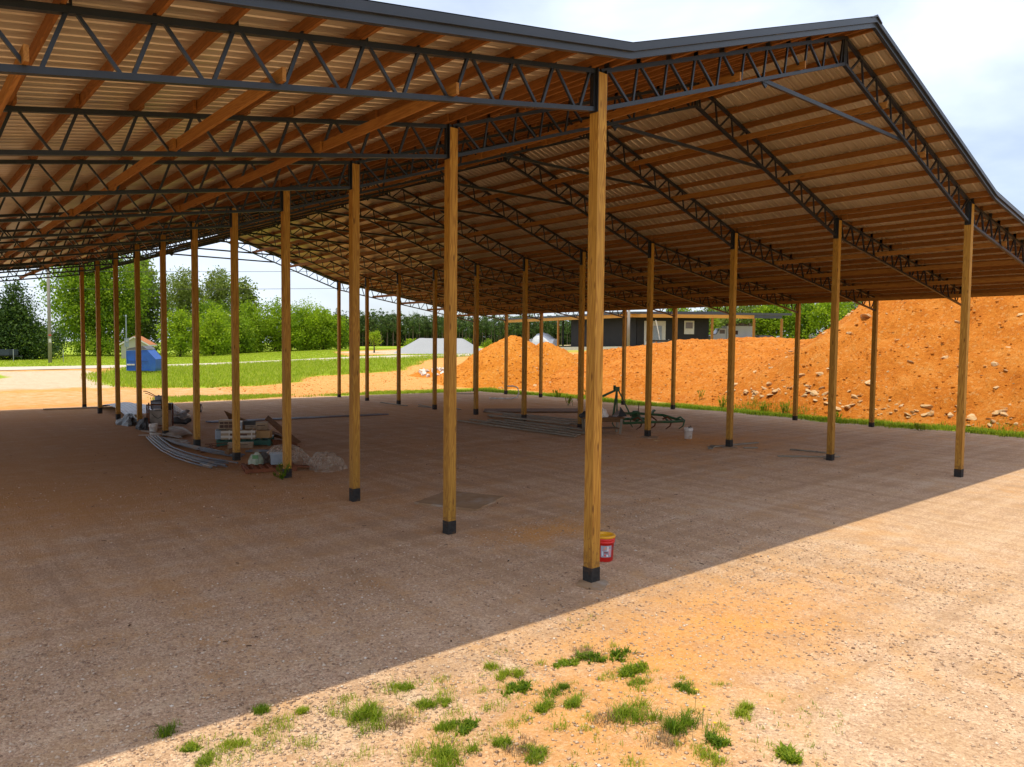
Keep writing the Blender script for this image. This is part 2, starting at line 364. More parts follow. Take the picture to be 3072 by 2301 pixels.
# ------------------------------------------------------------------ the barn
BAY, NB = 3.66, 11
XB, XC, XD = 14.64, 25.72, -11.08
LS, CS = .160, 1/3.                                  # lean-to and gable slopes
ZE, ZR = 7.53, 9.97                                  # top chord at the post rows and at the ridge
Y0, Y1 = -.60, 37.2                                  # ends of the roof
def ztop(x):
    if x < 0: return ZE+LS*x
    if x < XB/2: return ZE+CS*x
    if x < XB: return ZE+CS*(XB-x)
    return ZE-LS*(x-XB)
DEPTH = .57; PH = .145
barn = thing('pole_barn', 'long open pole barn with timber posts, black steel trusses and dark trimmed metal roof', 'barn')
# posts
def post_mesh(h): return MB().box((0, 0, h/2-.15), (.172, .172, h+.3))
WR = MB().box((0, 0, .14), (.182, .182, .38)).build('base_wrap', M['wrap'])
protos = {}
for x, h in ((0., 7.46), (XB, 7.46), (XC, 5.66)):
    for k in range(NB):
        key = round(h, 2)
        if key not in protos:
            p = post_mesh(h).build('post', M['post'], barn); protos[key] = p
        else:
            p = protos[key].copy(); C.objects.link(p)
        p.location = (x, k*BAY, 0)
        if k == 0 and x == 0.: w = WR
        else: w = WR.copy(); C.objects.link(w)
        w.parent = p; hs = rnd.uniform(.66, 1.0)
        w.scale = (1, 1, hs); w.location = (0, 0, -.03)
# trusses: (start x at post, end x, direction)
def truss(xa, xb, y, first):
    """parallel-chord truss from the post at xa to xb, nodes every 0.73 m"""
    s = 1 if xb > xa else -1; L = abs(xb-xa)
    T = lambda x: Vector((x, 0, ztop(x)-.033)); Bm = lambda x: Vector((x, 0, ztop(x)-DEPTH))
    n = max(2, round((L-.2)/.732)); st = (L-.2)/n
    tops = [xa+s*(.16+st*k) for k in range(n)]
    t = MB().bar(T(xa+s*.02), T(xb), .075, .065)
    b = MB().bar(Bm(xa+s*.10), Bm(xb-s*.01), .075, .062).build('bottom_chord', M['steel'])
    w = MB(); c = t
    outer = first
    for k, x in enumerate(tops):
        low = x+s*(.53 if outer else .27); nxt = x+s*st
        if abs(low-xa) < L-.05: w.bar(T(x+s*.03), Bm(low-s*.03), .036, .044, (0, 1, 0))
        if abs(nxt-xa) < L and abs(low-xa) < L: w.bar(T(nxt-s*.03), Bm(low+s*.05), .032, .036, (0, 1, 0))
        c.box((x, 0, ztop(x)+.068), (.012, .085, .136)); c.box((x+s*.03, 0, ztop(x)+.006), (.06, .085, .012))
    w.bar(T(xa+s*.11), Bm(xa+s*.11), .05, .06, (0, 1, 0)); w.bar(T(xb-s*.03), Bm(xb-s*.03), .05, .06, (0, 1, 0))
    c.box((xa+s*.092, 0, ztop(xa)-.32), (.012, .16, .62))
    t = t.build('top_chord', M['steel']); w = w.build('web', M['steel']); return t, b, w
SPANS = [(-.0, XD, False), (0., XB/2-.0, True), (XB, XB/2+.0, True), (XB, XC, False)]
for xa, xb, cen in SPANS:
    parts = truss(xa, xb, 0, cen)
    for k in range(NB):
        r = bpy.data.objects.new('truss', parts[0].data.copy() if False else parts[2].data); C.objects.link(r)
        r.parent = barn; r.location = (0, k*BAY, 0)
        for p in (parts[0], parts[1]):
            q = p if k == 0 else p.copy()
            if k: C.objects.link(q)
            q.parent = r
    bpy.data.objects.remove(parts[2])
col0 = None
for k in range(NB):
    if col0 is None:
        xk = 4.42; zk = ztop(xk)-DEPTH-.05
        col0 = MB().bar((xk-.12, .055, zk+.02), (XB-xk+.12, .055, zk+.02), .05, .075).bar((xk-.1, .055, zk+.06), (xk+.08, .055, zk-.06), .03, .1, (1, 0, 0)).build('collar_tie', M['steel'], barn)
        q = col0
    else: q = col0.copy(); C.objects.link(q)
    q.location = (0, k*BAY, 0)
# purlins: boards lapped at every truss
def purlin(x, zb, nm, mat, ya, yb, h=.14, th=.04, ph=0):
    m = MB(); y = ya; k = ph
    stops = [ya]+[BAY*j for j in range(1, NB-1)]+[yb]
    for a, b in zip(stops[:-1], stops[1:]):
        side = -.024 if k % 2 else .024; k += 1
        lo = a-.22 if a > ya else a; hi = b+.22 if b < yb else b
        m.box((x+side, (lo+hi)/2, zb+h/2+rnd.uniform(-.003, .003)), (th, hi-lo, h))
    return m.build(nm, mat, barn)
prev = None
for xa, xb, cen in SPANS:
    s = 1 if xb > xa else -1; L = abs(xb-xa); n = max(2, round((L-.2)/.732)); st = (L-.2)/n
    for k in range(n+(0 if cen else 1)):
        x = xa+s*(.16+st*k)+s*.038
        purlin(x, ztop(x)+.004, 'purlin', M['purlin'], Y0+.03, Y1-.03, ph=k)
for x in (XB/2-.10, XB/2+.10): purlin(x, ztop(x)+.004, 'purlin', M['purlin'], Y0+.03, Y1-.03)
for x in (-9.25, -7.02, -4.83, -2.64, 3.40, 5.55, XB-5.55, XB-3.40, XB+2.64, XB+4.83, XB+7.02, XB+9.25):
    purlin(x, ztop(x)-DEPTH+.033, 'brace_board', M['brace'], -.14, 36.95, ph=int(x) % 2)
# ribbed roof sheets, ribs running down the slope
def roof_panel(xa, xb, lift=0.):
    za, zb = ztop(xa)+PH+lift, ztop(xb)+PH+lift; prof = []; y = Y0
    while y < Y1:
        prof += [(y-.005, 0), (y+.085, 0), (y+.10, .006), (y+.125, .006), (y+.14, 0), (y+.168, 0), (y+.186, .034), (y+.206, .034)]
        y += .229
    prof = [p for p in prof if p[0] < Y1]+[(Y1, 0)]; nx_ = 6; v = []; f = []; n = len(prof)
    for th in (0, .003):
        for i in range(nx_+1):
            t = i/nx_
            for y, h in prof: v.append((xa+(xb-xa)*t, y, za+(zb-za)*t+h+th))
    for base in (0, (nx_+1)*n):
        for i in range(nx_):
            for k in range(n-1): f.append((base+i*n+k, base+i*n+k+1, base+(i+1)*n+k+1, base+(i+1)*n+k))
    return obj('roof_panel', v, f, M['roof'], barn)
XL, XR = XD-.25, XC+.16
roof_panel(XL, 0.); roof_panel(XB, XR)
roof_panel(-.18, XB/2, .004); roof_panel(XB/2, XB+.18, .004)
# fix the overlap of the gable sheets above the lean-to sheets: they continue straight, so lift is enough
def rake(y, s, nm_top='rake_trim', nm_low='fascia'):
    xsr = [XL-.03, 0., XB/2, XB, XR+.03]
    for a, b in zip(xsr[:-1], xsr[1:]):
        za, zb = ztop(a if a > XL else XL)+PH, ztop(b)+PH
        u = MB()
        u.extrude([(a, y+s*.035, za-.07), (b, y+s*.035, zb-.07), (b, y+s*.035, zb+.055), (a, y+s*.035, za+.055)], (0, -s*.03, 0))
        u.extrude([(a, y+s*.035, za+.043), (b, y+s*.035, zb+.043), (b, y+s*.035, zb+.055), (a, y+s*.035, za+.055)], (0, -s*.16, 0))
        u.extrude([(a, y+s*.055, za-.07), (b, y+s*.055, zb-.07), (b, y+s*.055, zb-.055), (a, y+s*.055, za-.055)], (0, -s*.02, 0))
        u.build(nm_top, M['trim'], barn)
        l = MB().extrude([(a, y+s*.008, za-.162), (b, y+s*.008, zb-.162), (b, y+s*.008, zb-.072), (a, y+s*.008, za-.072)], (0, -s*.012, 0))
        l.extrude([(a, y+s*.02, za-.165), (b, y+s*.02, zb-.165), (b, y+s*.02, zb-.150), (a, y+s*.02, za-.150)], (0, -s*.07, 0))
        l.build(nm_low, M['trim'], barn)
rake(Y0, -1); rake(Y1, 1)
MB().extrude([(XB/2-.22, Y0-.06, ztop(XB/2)+PH-.045), (XB/2, Y0-.06, ztop(XB/2)+PH+.035), (XB/2+.22, Y0-.06, ztop(XB/2)+PH-.045), (XB/2+.22, Y0-.06, ztop(XB/2)+PH-.03), (XB/2, Y0-.06, ztop(XB/2)+PH+.075), (XB/2-.22, Y0-.06, ztop(XB/2)+PH-.03)], (0, Y1-Y0+.12, 0)).build('ridge_cap', M['trim'], barn)
for x, s in ((XR, 1), (XL, -1)):
    MB().box((x+s*.014, (Y0+Y1)/2, ztop(x)+PH-.10), (.02, Y1-Y0, .22)).build('eave_trim', M['trim'], barn)

# ------------------------------------------------------------------ clay banks and heaps
def height_obj(name, xr, yr, step, fn, mat, label, cat, group=None):
    """a heap as a height field over a patch of ground; cells that do not rise above the ground are left out"""
    X = np.arange(xr[0], xr[1]+step, step); Y = np.arange(yr[0], yr[1]+step, step); vid = {}; v = []; f = []
    Z = [[fn(x, y) for x in X] for y in Y]; T = [[terrain(x, y) for x in X] for y in Y]
    def vert(i, j):
        if (i, j) not in vid:
            vid[(i, j)] = len(v); v.append((X[i], Y[j], max(Z[j][i], T[j][i]-.25)))
        return vid[(i, j)]
    for j in range(len(Y)-1):
        for i in range(len(X)-1):
            if any(Z[b][a] > T[b][a]-.02 for a, b in ((i, j), (i+1, j), (i+1, j+1), (i, j+1))):
                f.append((vert(i, j), vert(i+1, j), vert(i+1, j+1), vert(i, j+1)))
    o = obj(name, v, f, mat, None, True)
    return tag(o, label, cat, group)
def smin(a, b, k):
    h = clamp(.5+.5*(b-a)/k); return b*(1-h)+a*h-k*h*(1-h)
def bank(x, y):
    """long clay bank beyond the right side of the barn"""
    toe = 28.2+.5*math.sin(y*.35)+.35*fbm(x*.2, y, 0, .25, 2)+1.2*sstep(24, 36, y)+.6*sstep(8, 20, y)
    big = sstep(21.5, 9.5, y+.25*(x-38))
    slope = .27+.45*big
    crest = 3.95+.55*fbm(x, y, 4, .12, 3)+.05*sstep(24, 32, y)*sstep(40, 33, y)+.35*sstep(28, 18, y)+4.6*sstep(24, 7, y+.20*(x-40))
    crest *= sstep(50, 37, y+.1*(x-40)); crest *= sstep(-24, -14, y)
    face = (x-toe)*slope
    z = smin(face, crest, 1.1)
    z *= sstep(70, 58, x)
    r = .16+.10*big
    z += (r*fbm(x, y, 1, .55, 6)+.15*fbm(x, y, 7, 2.1, 5)+.10*max(0, fbm(x, y, 9, 1.6, 2)-.25))*clamp(z*1.6)
    z += .45*math.exp(-((x-41.5)/1.5)**2-((y-30.4)/1.1)**2)+.25*math.exp(-((x-42)/1.)**2-((y-27.3)/.8)**2)
    z -= .30*big*max(0, 1-abs(fbm(x*.25, y, 3, .55, 3))*7)*clamp(z*.4)
    return z
height_obj('clay_bank', (26.5, 64), (-22, 52), .23, bank, M['clay2'], 'huge bank of orange clay strewn with rocks, rising beyond the right row of posts', 'dirt pile')
def mound(x, y):
    def cone(cx, cy, h, k, p=1.): 
        d = math.hypot(x-cx, (y-cy)*.95); return h-k*math.sqrt(d*d+.35)
    base = terrain(x, y)
    z = max(cone(34.4, 42.6, 4.75, .68), cone(37.2, 41.3, 4.0, .60), cone(35.6, 40.0, 2.9, .55), cone(40.5, 39.6, 2.8, .42), cone(33.2, 46.6, 2.2, .50))
    z = z+.26*fbm(x, y, 2, .5, 6)*clamp(z)+.13*fbm(x, y, 5, 2.4, 4)
    return z
height_obj('clay_mound', (22, 52), (28, 58), .2, mound, M['clay'], 'pointed heap of bright orange clay behind the barn, left of the bank', 'dirt pile')
def spoil(x, y): return 1.25-.30*math.hypot((x-31.8), (y-51.2)*1.3)+.12*fbm(x, y, 2, .8, 4)
height_obj('clay_spread', (27, 37), (47, 56), .2, spoil, M['clay'], 'low spread of orange clay under the white rubble', 'dirt pile')
def gpile(x, y):
    z = terrain(51.5, 80.5)+2.05-.0*x; d = max(abs((x-52.6)*.62+(y-79.6)*.78)-2.6, 0); e = abs((x-52.6)*.78-(y-79.6)*.62)
    dd = math.hypot(max(0, abs((x-52.6)*.763-(y-79.6)*.646)-3.0), max(0, abs((x-52.6)*.646+(y-79.6)*.763)-1.4))
    return z-.58*dd+.05*fbm(x, y, 1, .8, 4)
height_obj('gravel_heap', (44, 62), (71, 89), .25, gpile, M['greystone'], 'flat-topped heap of grey crushed stone beside the road', 'gravel heap')
def surf(x, y): return max(terrain(x, y), bank(x, y) if 27 < x < 60 and y < 50 else -9, mound(x, y) if 24 < x < 50 and 30 < y < 58 else -9)
def rock_mesh(name, seed, flat=.6, mat=None):
    r = random.Random(seed); me = bpy.data.meshes.new(name)
    import bmesh
    b = bmesh.new(); bmesh.ops.create_icosphere(b, subdivisions=2, radius=1)
    pl = [(Vector((r.gauss(0, 1), r.gauss(0, 1), r.gauss(0, 1)*.8)).normalized(), r.uniform(.45, .85)) for _ in range(9)]
    for v in b.verts:
        for nrm, dd in pl:
            k = v.co.dot(nrm)
            if k > dd: v.co -= nrm*(k-dd)
        v.co *= 1+.05*noise.noise(v.co*3+Vector((seed, 0, 0))); v.co.z *= flat
    b.to_mesh(me); b.free(); me.materials.append(mat or M['rock']); return me
RMESH = [rock_mesh('rock', 10+k, (.45, .6, .35, .7, .5)[k % 5]) for k in range(8)]
def rock(x, y, s, label, group=None, k=None, sink=.32, mat=None):
    s *= .62
    me = RMESH[rnd.randrange(8) if k is None else k]
    o = bpy.data.objects.new('rock', me); C.objects.link(o)
    sx = s*rnd.uniform(.8, 1.35); o.scale = (sx, s*rnd.uniform(.7, 1.1), s*rnd.uniform(.5, .9))
    o.rotation_euler = (rnd.uniform(-.45, .45), rnd.uniform(-.45, .45), rnd.uniform(0, 6.28)); o.location = (x, y, surf(x, y)+s*(.35-sink))
    return tag(o, label, 'rock', group)
def clods(name, n, xr, yr, mat, label, s0, s1, keep):
    P = []
    while len(P) < n:
        x, y = rnd.uniform(*xr), rnd.uniform(*yr); z = surf(x, y)
        if keep(x, y, z): P.append((x, y, z))
    P = np.array(P); s = s0+(s1-s0)*npr.rand(n)**3.5; oct_ = np.array([(1, 0, 0), (0, 1, 0), (-1, 0, 0), (0, -1, 0), (0, 0, 1), (0, 0, -1)], float)
    fo = np.array([(0, 1, 4), (1, 2, 4), (2, 3, 4), (3, 0, 4), (1, 0, 5), (2, 1, 5), (3, 2, 5), (0, 3, 5)])
    V = oct_[None]*s[:, None, None]*npr.uniform(.55, 1.45, (n, 6, 3))*np.array([1, 1, .75])+P[:, None]
    F = (fo[None]+np.arange(n)[:, None, None]*6).reshape(-1, 3); tag(obj(name, V.reshape(-1, 3), F, mat), label, 'clay clods', kind='stuff')
clods('clay_clods', 9000, (27.5, 46), (-6, 36), M['clay2'], 'clods of orange clay crumbled over the bank', .02, .10, lambda x, y, z: bank(x, y) > .05)
clods('clay_clods', 2600, (26, 44), (32, 50), M['clay'], 'clods of orange clay crumbled over the pointed heap', .02, .11, lambda x, y, z: mound(x, y) > terrain(x, y)-.02)
clods('clay_clods', 2500, (10, 36), (38, 56), M['clay'], 'small clay clods on the bare ground behind the barn', .015, .08, lambda x, y, z: zones(x, y)[0] < .3)
# the rocks one can tell apart
for x, y, s, lb in ((31.3, 17.9, .55, 'large pale boulder alone at the grass edge of the clay bank'), (30.8, 9.6, .62, 'broad flat pale slab rock at the foot of the bank, beside the dark post'),
                    (29.4, 5.4, .34, 'tan wedge rock at the very bottom of the bank, near the shallow hole'), (29.6, 3.6, .42, 'dark-sided rock low on the bank just left of the front right post'),
                    (28.6, 1.2, .50, 'rock half buried at the toe of the bank by the frame edge'), (34.2, 9.8, .46, 'tall two-tone rock standing halfway up the bank'),
                    (35.6, 12.2, .75, 'long slanting pale slab high on the bank'), (30.0, 15.2, .36, 'pale rock beside a second at the bank foot, among weeds'),
                    (30.9, 12.4, .50, 'rounded cream boulder at the bank foot in the lit grass'), (33.0, 7.0, .40, 'ochre rock above the stone litter on the bank'),
                    (37.2, 3.6, .8, 'big block of pale rock near the top of the bank, under the eave')):
    rock(x, y, s, lb)
for k in range(110):
    y = rnd.uniform(2.0, 16.5); x = 28.7+abs(rnd.gauss(0, .75))+.6*sstep(8, 20, y)
    rock(x, y, rnd.choice((.14, .18, .24, .32, .42)), 'small pale stone in the litter along the foot of the bank', 'stones littering the bank foot')
for k in range(120):
    y = rnd.uniform(-6, 19); x = rnd.uniform(29.5, 42)
    rock(x, y, rnd.choice((.10, .12, .16, .22, .34)), 'small pale stone scattered on the big clay bank', 'stones on the bank face')
for k in range(60):
    y = rnd.uniform(19, 34); x = rnd.uniform(29.6, 42)
    rock(x, y, rnd.choice((.06, .08, .11, .15)), 'small tan stone on the gentle left part of the clay bank', 'stones on the left of the bank')
for k in range(60):
    a = rnd.uniform(3.2, 5.6); d = rnd.uniform(1.5, 7.5); x = 35.5+d*math.cos(a); y = 41.6+d*math.sin(a)
    rock(x, y, rnd.choice((.07, .09, .12, .17)), 'small tan stone on the pointed clay heap', 'stones on the clay heap')
for x, y, s, lb in ((29.3, 37.9, .33, 'tan rock in front of the pointed clay heap, left of two pale ones'), (31.2, 35.9, .48, 'broad pale rock in front of the pointed clay heap'), (32.0, 35.0, .30, 'bright pale rock just right of the broad one before the clay heap')):
    rock(x, y, s, lb)

# ------------------------------------------------------------------ loose stone and grass near the camera
def scatter_stones(name, n, xr, yr, smin_, smax, label, keep=None):
    oct_ = np.array([(1, 0, 0), (0, 1, 0), (-1, 0, 0), (0, -1, 0), (0, 0, 1), (0, 0, -1)], float)
    fo = np.array([(0, 1, 4), (1, 2, 4), (2, 3, 4), (3, 0, 4), (1, 0, 5), (2, 1, 5), (3, 2, 5), (0, 3, 5)])
    P = np.stack([npr.uniform(*xr, n), npr.uniform(*yr, n)], 1)
    if keep is not None: P = P[np.array([keep(x, y) for x, y in P])]
    n = len(P); s = smin_+(smax-smin_)*npr.rand(n)**3
    V = oct_[None]*(s[:, None, None])*np.stack([npr.uniform(.6, 1.4, (n, 6)), npr.uniform(.6, 1.3, (n, 6)), npr.uniform(.35, .75, (n, 6))], -1)
    a = npr.rand(n)*6.28; ca, sa = np.cos(a)[:, None], np.sin(a)[:, None]
    x = V[:, :, 0]*ca-V[:, :, 1]*sa; y = V[:, :, 0]*sa+V[:, :, 1]*ca; z = V[:, :, 2]
    V = np.stack([x+P[:, 0, None], y+P[:, 1, None], z+(s*.22)[:, None]], -1).reshape(-1, 3)
    F = (fo[None]+np.arange(n)[:, None, None]*6).reshape(-1, 3)
    return tag(obj(name, V, F, M['stone'], tone=np.repeat(npr.rand(n), 8)), label, 'gravel', kind='stuff')
scatter_stones('gravel', 30000, (-7.5, 5.5), (-5.6, 3.5), .006, .024, 'loose crushed stone lying over the yard')
scatter_stones('gravel', 6000, (-7, 16), (0, 14), .008, .024, 'coarser loose stone on the shaded floor')

def blades(P, h, w, lean, per, tones, spread=.05, curl=.35):
    """bent grass blades: per blades at each point of P (N,3)"""
    n = len(P)*per; B = np.repeat(P, per, 0)+np.stack([npr.normal(0, 1, n)*np.repeat(spread, per) if np.ndim(spread) else npr.normal(0, spread, n), npr.normal(0, 1, n)*np.repeat(spread, per) if np.ndim(spread) else npr.normal(0, spread, n), np.zeros(n)], 1)
    H = (np.repeat(h, per) if np.ndim(h) else h)*npr.uniform(.45, 1.15, n); a = npr.rand(n)*6.28; L = H*npr.uniform(.1, 1, n)*lean
    d = np.stack([np.cos(a), np.sin(a), 0*a], 1); s = np.stack([-np.sin(a), np.cos(a), 0*a], 1)*(w*npr.uniform(.6, 1.3, n))[:, None]
    up = np.array([0, 0, 1.])
    mid = B+d*(L*curl)[:, None]+up*(H*.6)[:, None]; tip = B+d*L[:, None]+up*H[:, None]
    V = np.stack([B-s, B+s, mid+s*.75, mid-s*.75, tip], 1).reshape(-1, 3)
    i = np.arange(n)[:, None]*5
    T = np.concatenate([i+[0, 1, 2], i+[0, 2, 3], i+[3, 2, 4]], 0)
    t = npr.uniform(*tones, n)
    return V, T, np.concatenate([t, t, t])
def blade_obj(name, P, mat, label, cat, h=.1, w=.006, lean=.6, per=3, tones=(0, 1), spread=.05, kind=None, group=None, parent=None):
    V, T, t = blades(np.array(P, float), h, w, lean, per, tones, spread)
    return tag(obj(name, V, T, mat, parent, tone=t), label, cat, group, kind)
# clumps one can point at
CL = [(-1.97, -1.89, .16, .09, 'dark green leafy weed clump, topmost of the tufts right of centre'), (-1.70, -2.03, .15, .10, 'dense dark grass tuft right beside the leafy weed'),
      (-2.3, -1.81, .11, .05, 'small flat weed left of the leafy clump'), (-1.90, -2.43, .20, .10, 'round bright mat of grass below the leafy weed'), (-2.05, -2.62, .10, .07, 'small grass tuft trailing from the round mat'),
      (-1.80, -3.02, .14, .07, 'grey-green low weed right of the round mat'), (-2.60, -3.12, .20, .17, 'tall loose tuft of light grass, upper of the pair at the bottom'), (-2.55, -3.56, .22, .18, 'thick dark green grass clump, lower of the pair at the bottom'),
      (-1.75, -3.70, .13, .10, 'thin tuft far right in the weeds, beside yellow flowers'), (-2.43, -3.86, .11, .09, 'small dark rosette under the yellow flowers'), (-2.64, -3.97, .13, .09, 'tuft at the picture bottom below the yellow flowers'),
      (-3.11, -1.98, .14, .08, 'flat grey-green weed in the row left of the mats'), (-3.0, -1.70, .12, .11, 'yellow-green upright tuft at the top of the left row'), (-2.99, -1.35, .09, .11, 'lone yellowing tuft nearest the shade line'),
      (-2.85, -2.23, .14, .07, 'low dark weed at the end of the left row'), (-2.92, -2.53, .08, .11, 'small round bright tuft below the left row'), (-3.13, -2.41, .11, .10, 'ragged twin tuft below the left row'),
      (-3.92, -2.67, .09, .08, 'small tuft at the bottom, left of centre'), (-3.81, -2.95, .12, .09, 'bright spreading tuft at the bottom edge, centre'),
      (-4.67, -1.5, .24, .17, 'tall shaggy tuft of green grass close to the shade line, left of centre'), (-4.02, -1.21, .13, .08, 'low weed alone by the shade line'), (-4.07, -1.62, .12, .10, 'upright tuft between the shaggy grass and the centre'), (-3.9, -1.7, .08, .07, 'tiny tuft right of the upright one'),
      (-4.12, -2.1, .11, .08, 'light green tuft of a pair low in the centre'), (-3.97, -2.23, .12, .06, 'dark flat weed of a pair low in the centre'),
      (-4.46, -2.50, .26, .14, 'wide grass clump cut by the bottom edge, left of centre'), (-5.75, -1.18, .15, .10, 'yellow-green tuft in pale gravel at the lower left'), (-6.04, -1.27, .16, .10, 'broad tuft at the bottom left edge'),
      (-6.18, -.62, .15, .16, 'dark weed growing in the shade at the lower left'), (-5.35, -.72, .12, .12, 'dark tuft astride the shade line'), (-6.07, -.98, .13, .06, 'flat bright weed just outside the shade line'), (-5.05, -.98, .10, .09, 'yellow-green patch by the shade line'),
      (-2.11, -4.40, .16, .12, 'leafy tuft in the bottom right corner of the weeds')]
for x, y, r, h, lb in CL:
    if x < -5 or x > -2.15 and y < -4: r *= .6; h *= .75
    n = int(40+r*520); P = []
    for _ in range(rnd.randrange(5, 9)):
        ca, cr_ = rnd.uniform(0, 6.28), r*rnd.uniform(.1, 1.15); k = max(6, int(n/9*rnd.uniform(.4, 1.5))); sp = r*rnd.uniform(.08, .36)
        P.append(np.stack([cr_*math.cos(ca)+npr.normal(0, sp, k), .8*cr_*math.sin(ca)+npr.normal(0, sp*.8, k), np.zeros(k)], 1))
    P = np.concatenate(P); dark = 'dark' in lb or 'grey' in lb; yel = 'yellow' in lb
    o = blade_obj('grass_tuft', P, M['weed'], lb, 'grass tuft', h=h*.6, w=.0036 if not ('leafy' in lb or 'flat' in lb or 'rosette' in lb) else .009, lean=1.9, per=5, tones=(0, .55) if dark else ((.45, 1) if yel else (.15, .85)), spread=.018, group='tufts growing in the sunlit gravel')
    o.location = (x, y, terrain(x, y))
P = []
while len(P) < 260:
    x, y = rnd.uniform(-6.5, -1), rnd.uniform(-4.6, -.9)
    if y < -.9 and fbm(x, y, 0, 1.1, 3) > .02: P.append((x, y, 0))
blade_obj('grass_sprouts', P, M['weed'], 'sparse sprouts of grass in the sunlit gravel', 'grass', h=.045, w=.003, lean=1.2, per=7, tones=(.3, 1), spread=.025, kind='stuff')
P = []
for x, y in ((-2.85, -2.95), (-2.75, -3.55), (-3.85, -2.85), (-4.45, -1.75), (-1.95, -1.75)):
    P += [(x+rnd.gauss(0, .10), y+rnd.gauss(0, .08), 0) for _ in range(90)]
blade_obj('dead_grass', P, M['straw'], 'grey-brown patches of dead grass beside the green tufts', 'grass', h=.05, w=.0025, lean=1.6, per=4, spread=.02, kind='stuff')
scatter_stones('gravel', 9000, (-7.6, -2.5), (-1.9, 2.2), .007, .022, 'pale coarse stone thick on the yard at the lower left')
P = []
for x0, y0, r in [(rnd.uniform(-6.4, -3.4), rnd.uniform(-2.7, -.85), rnd.uniform(.05, .16)) for _ in range(46)]+[(rnd.uniform(-3.8, -1.4), rnd.uniform(-4.4, -1.6), rnd.uniform(.04, .12)) for _ in range(34)]:
    for _ in range(int(8+r*160)): P.append((x0+rnd.gauss(0, r*.6), y0+rnd.gauss(0, r*.45), 0))
blade_obj('grass_sprouts', P, M['weed'], 'thin yellow-green patches of new grass in the gravel', 'grass', h=.05, w=.0028, lean=1.5, per=3, tones=(.5, 1), spread=.02, kind='stuff')
m = MB()
for _ in range(260):
    x, y = rnd.uniform(-6, 16), rnd.uniform(-.6, 20); a = rnd.uniform(0, 6.28); l = rnd.uniform(.02, .09)
    m.bar((x, y, .012), (x+l*math.cos(a), y+l*math.sin(a), .014+rnd.uniform(0, .015)), rnd.uniform(.006, .025), .006)
tag(m.build('leaf_litter', plain('dead_leaf', (.10, .045, .018), (.055, .028, .014), 20, .9)), 'dead leaves and twigs strewn over the shaded floor', 'litter', kind='stuff')
def flower(x, y, h, lb):
    t = thing('yellow_flower', lb, 'flower', (x, y, 0), 0, 'yellow flowers in the gravel')
    MB().tube([(0, 0, 0), (.01, .005, h*.5), (.02, .0, h)], .0022, 5).build('stem', M['weed_stem'], t)
    m = MB()
    for k in range(10):
        a = k*.628; m.extrude([(.02, 0, h), (.02+.011*math.cos(a-.25), .011*math.sin(a-.25), h+.004), (.02+.02*math.cos(a), .02*math.sin(a), h+.006), (.02+.011*math.cos(a+.25), .011*math.sin(a+.25), h+.004)], (0, 0, .0015))
    m.build('petals', M['petal'], t)
M['weed_stem'] = plain('weed_stem', (.07, .12, .02)); M['petal'] = plain('yellow_petal', (.85, .55, .02), (.8, .45, .01))
flower(-2.30, -3.62, .20, 'upper yellow flower on a thin stem over the gravel'); flower(-2.36, -3.78, .13, 'lowest yellow flower close to the dark rosette'); flower(-2.14, -3.42, .24, 'tallest yellow flower, left of the thin far tuft')

# ------------------------------------------------------------------ lawns and verges
def region(n, xr, yr, test):
    out = []
    for _ in range(n):
        x, y = rnd.uniform(*xr), rnd.uniform(*yr)
        if test(x, y): out.append((x, y, surf(x, y)))
    return out
P = region(36000, (3, 62), (47, 72), lambda x, y: rnd.random() < clamp(.5+(pdist(ISLAND, x, y)+.8*fbm(x, y, 3, .35, 4))*.8))
blade_obj('island_grass', P, M['grass'], 'long seedy grass between the orange clay and the road', 'grass', h=.30, w=.022, lean=.8, per=3, tones=(.1, 1), spread=.14, kind='stuff')
P = region(9000, (4, 27), (36, 42.5), lambda x, y: rnd.random() < max(clamp(.5+(pdist(STRIP1, x, y)+.4*fbm(x, y, 3, .5, 3))*1.2), clamp(.5+(pdist(STRIP2, x, y)+.4*fbm(x, y, 3, .5, 3))*1.2)))
blade_obj('back_verge_grass', P, M['grass'], 'thin verge of grass along the back edge of the barn', 'grass', h=.16, w=.012, lean=.8, per=4, tones=(.1, .9), spread=.08, kind='stuff')
P = region(26000, (25.2, 29.6), (-4, 38.5), lambda x, y: rnd.random() < clamp(.5+(.85-abs(x-cside(y)-.25)+.5*fbm(x, y, 3, .6, 3))*1.2))
blade_obj('side_verge_grass', P, M['weed'], 'strip of grass and weeds along the outer post row', 'grass', h=.17, w=.009, lean=.9, per=4, tones=(.1, 1), spread=.07, kind='stuff')
P = region(26000, (-10, 60), (72, 128), lambda x, y: y > roadc(x)+4 and zones(x, y)[0] > .5)
blade_obj('lawn_grass', P, M['grass'], 'mown lawn beyond the road', 'grass', h=.10, w=.05, lean=1.2, per=3, tones=(.2, .9), spread=.35, kind='stuff')
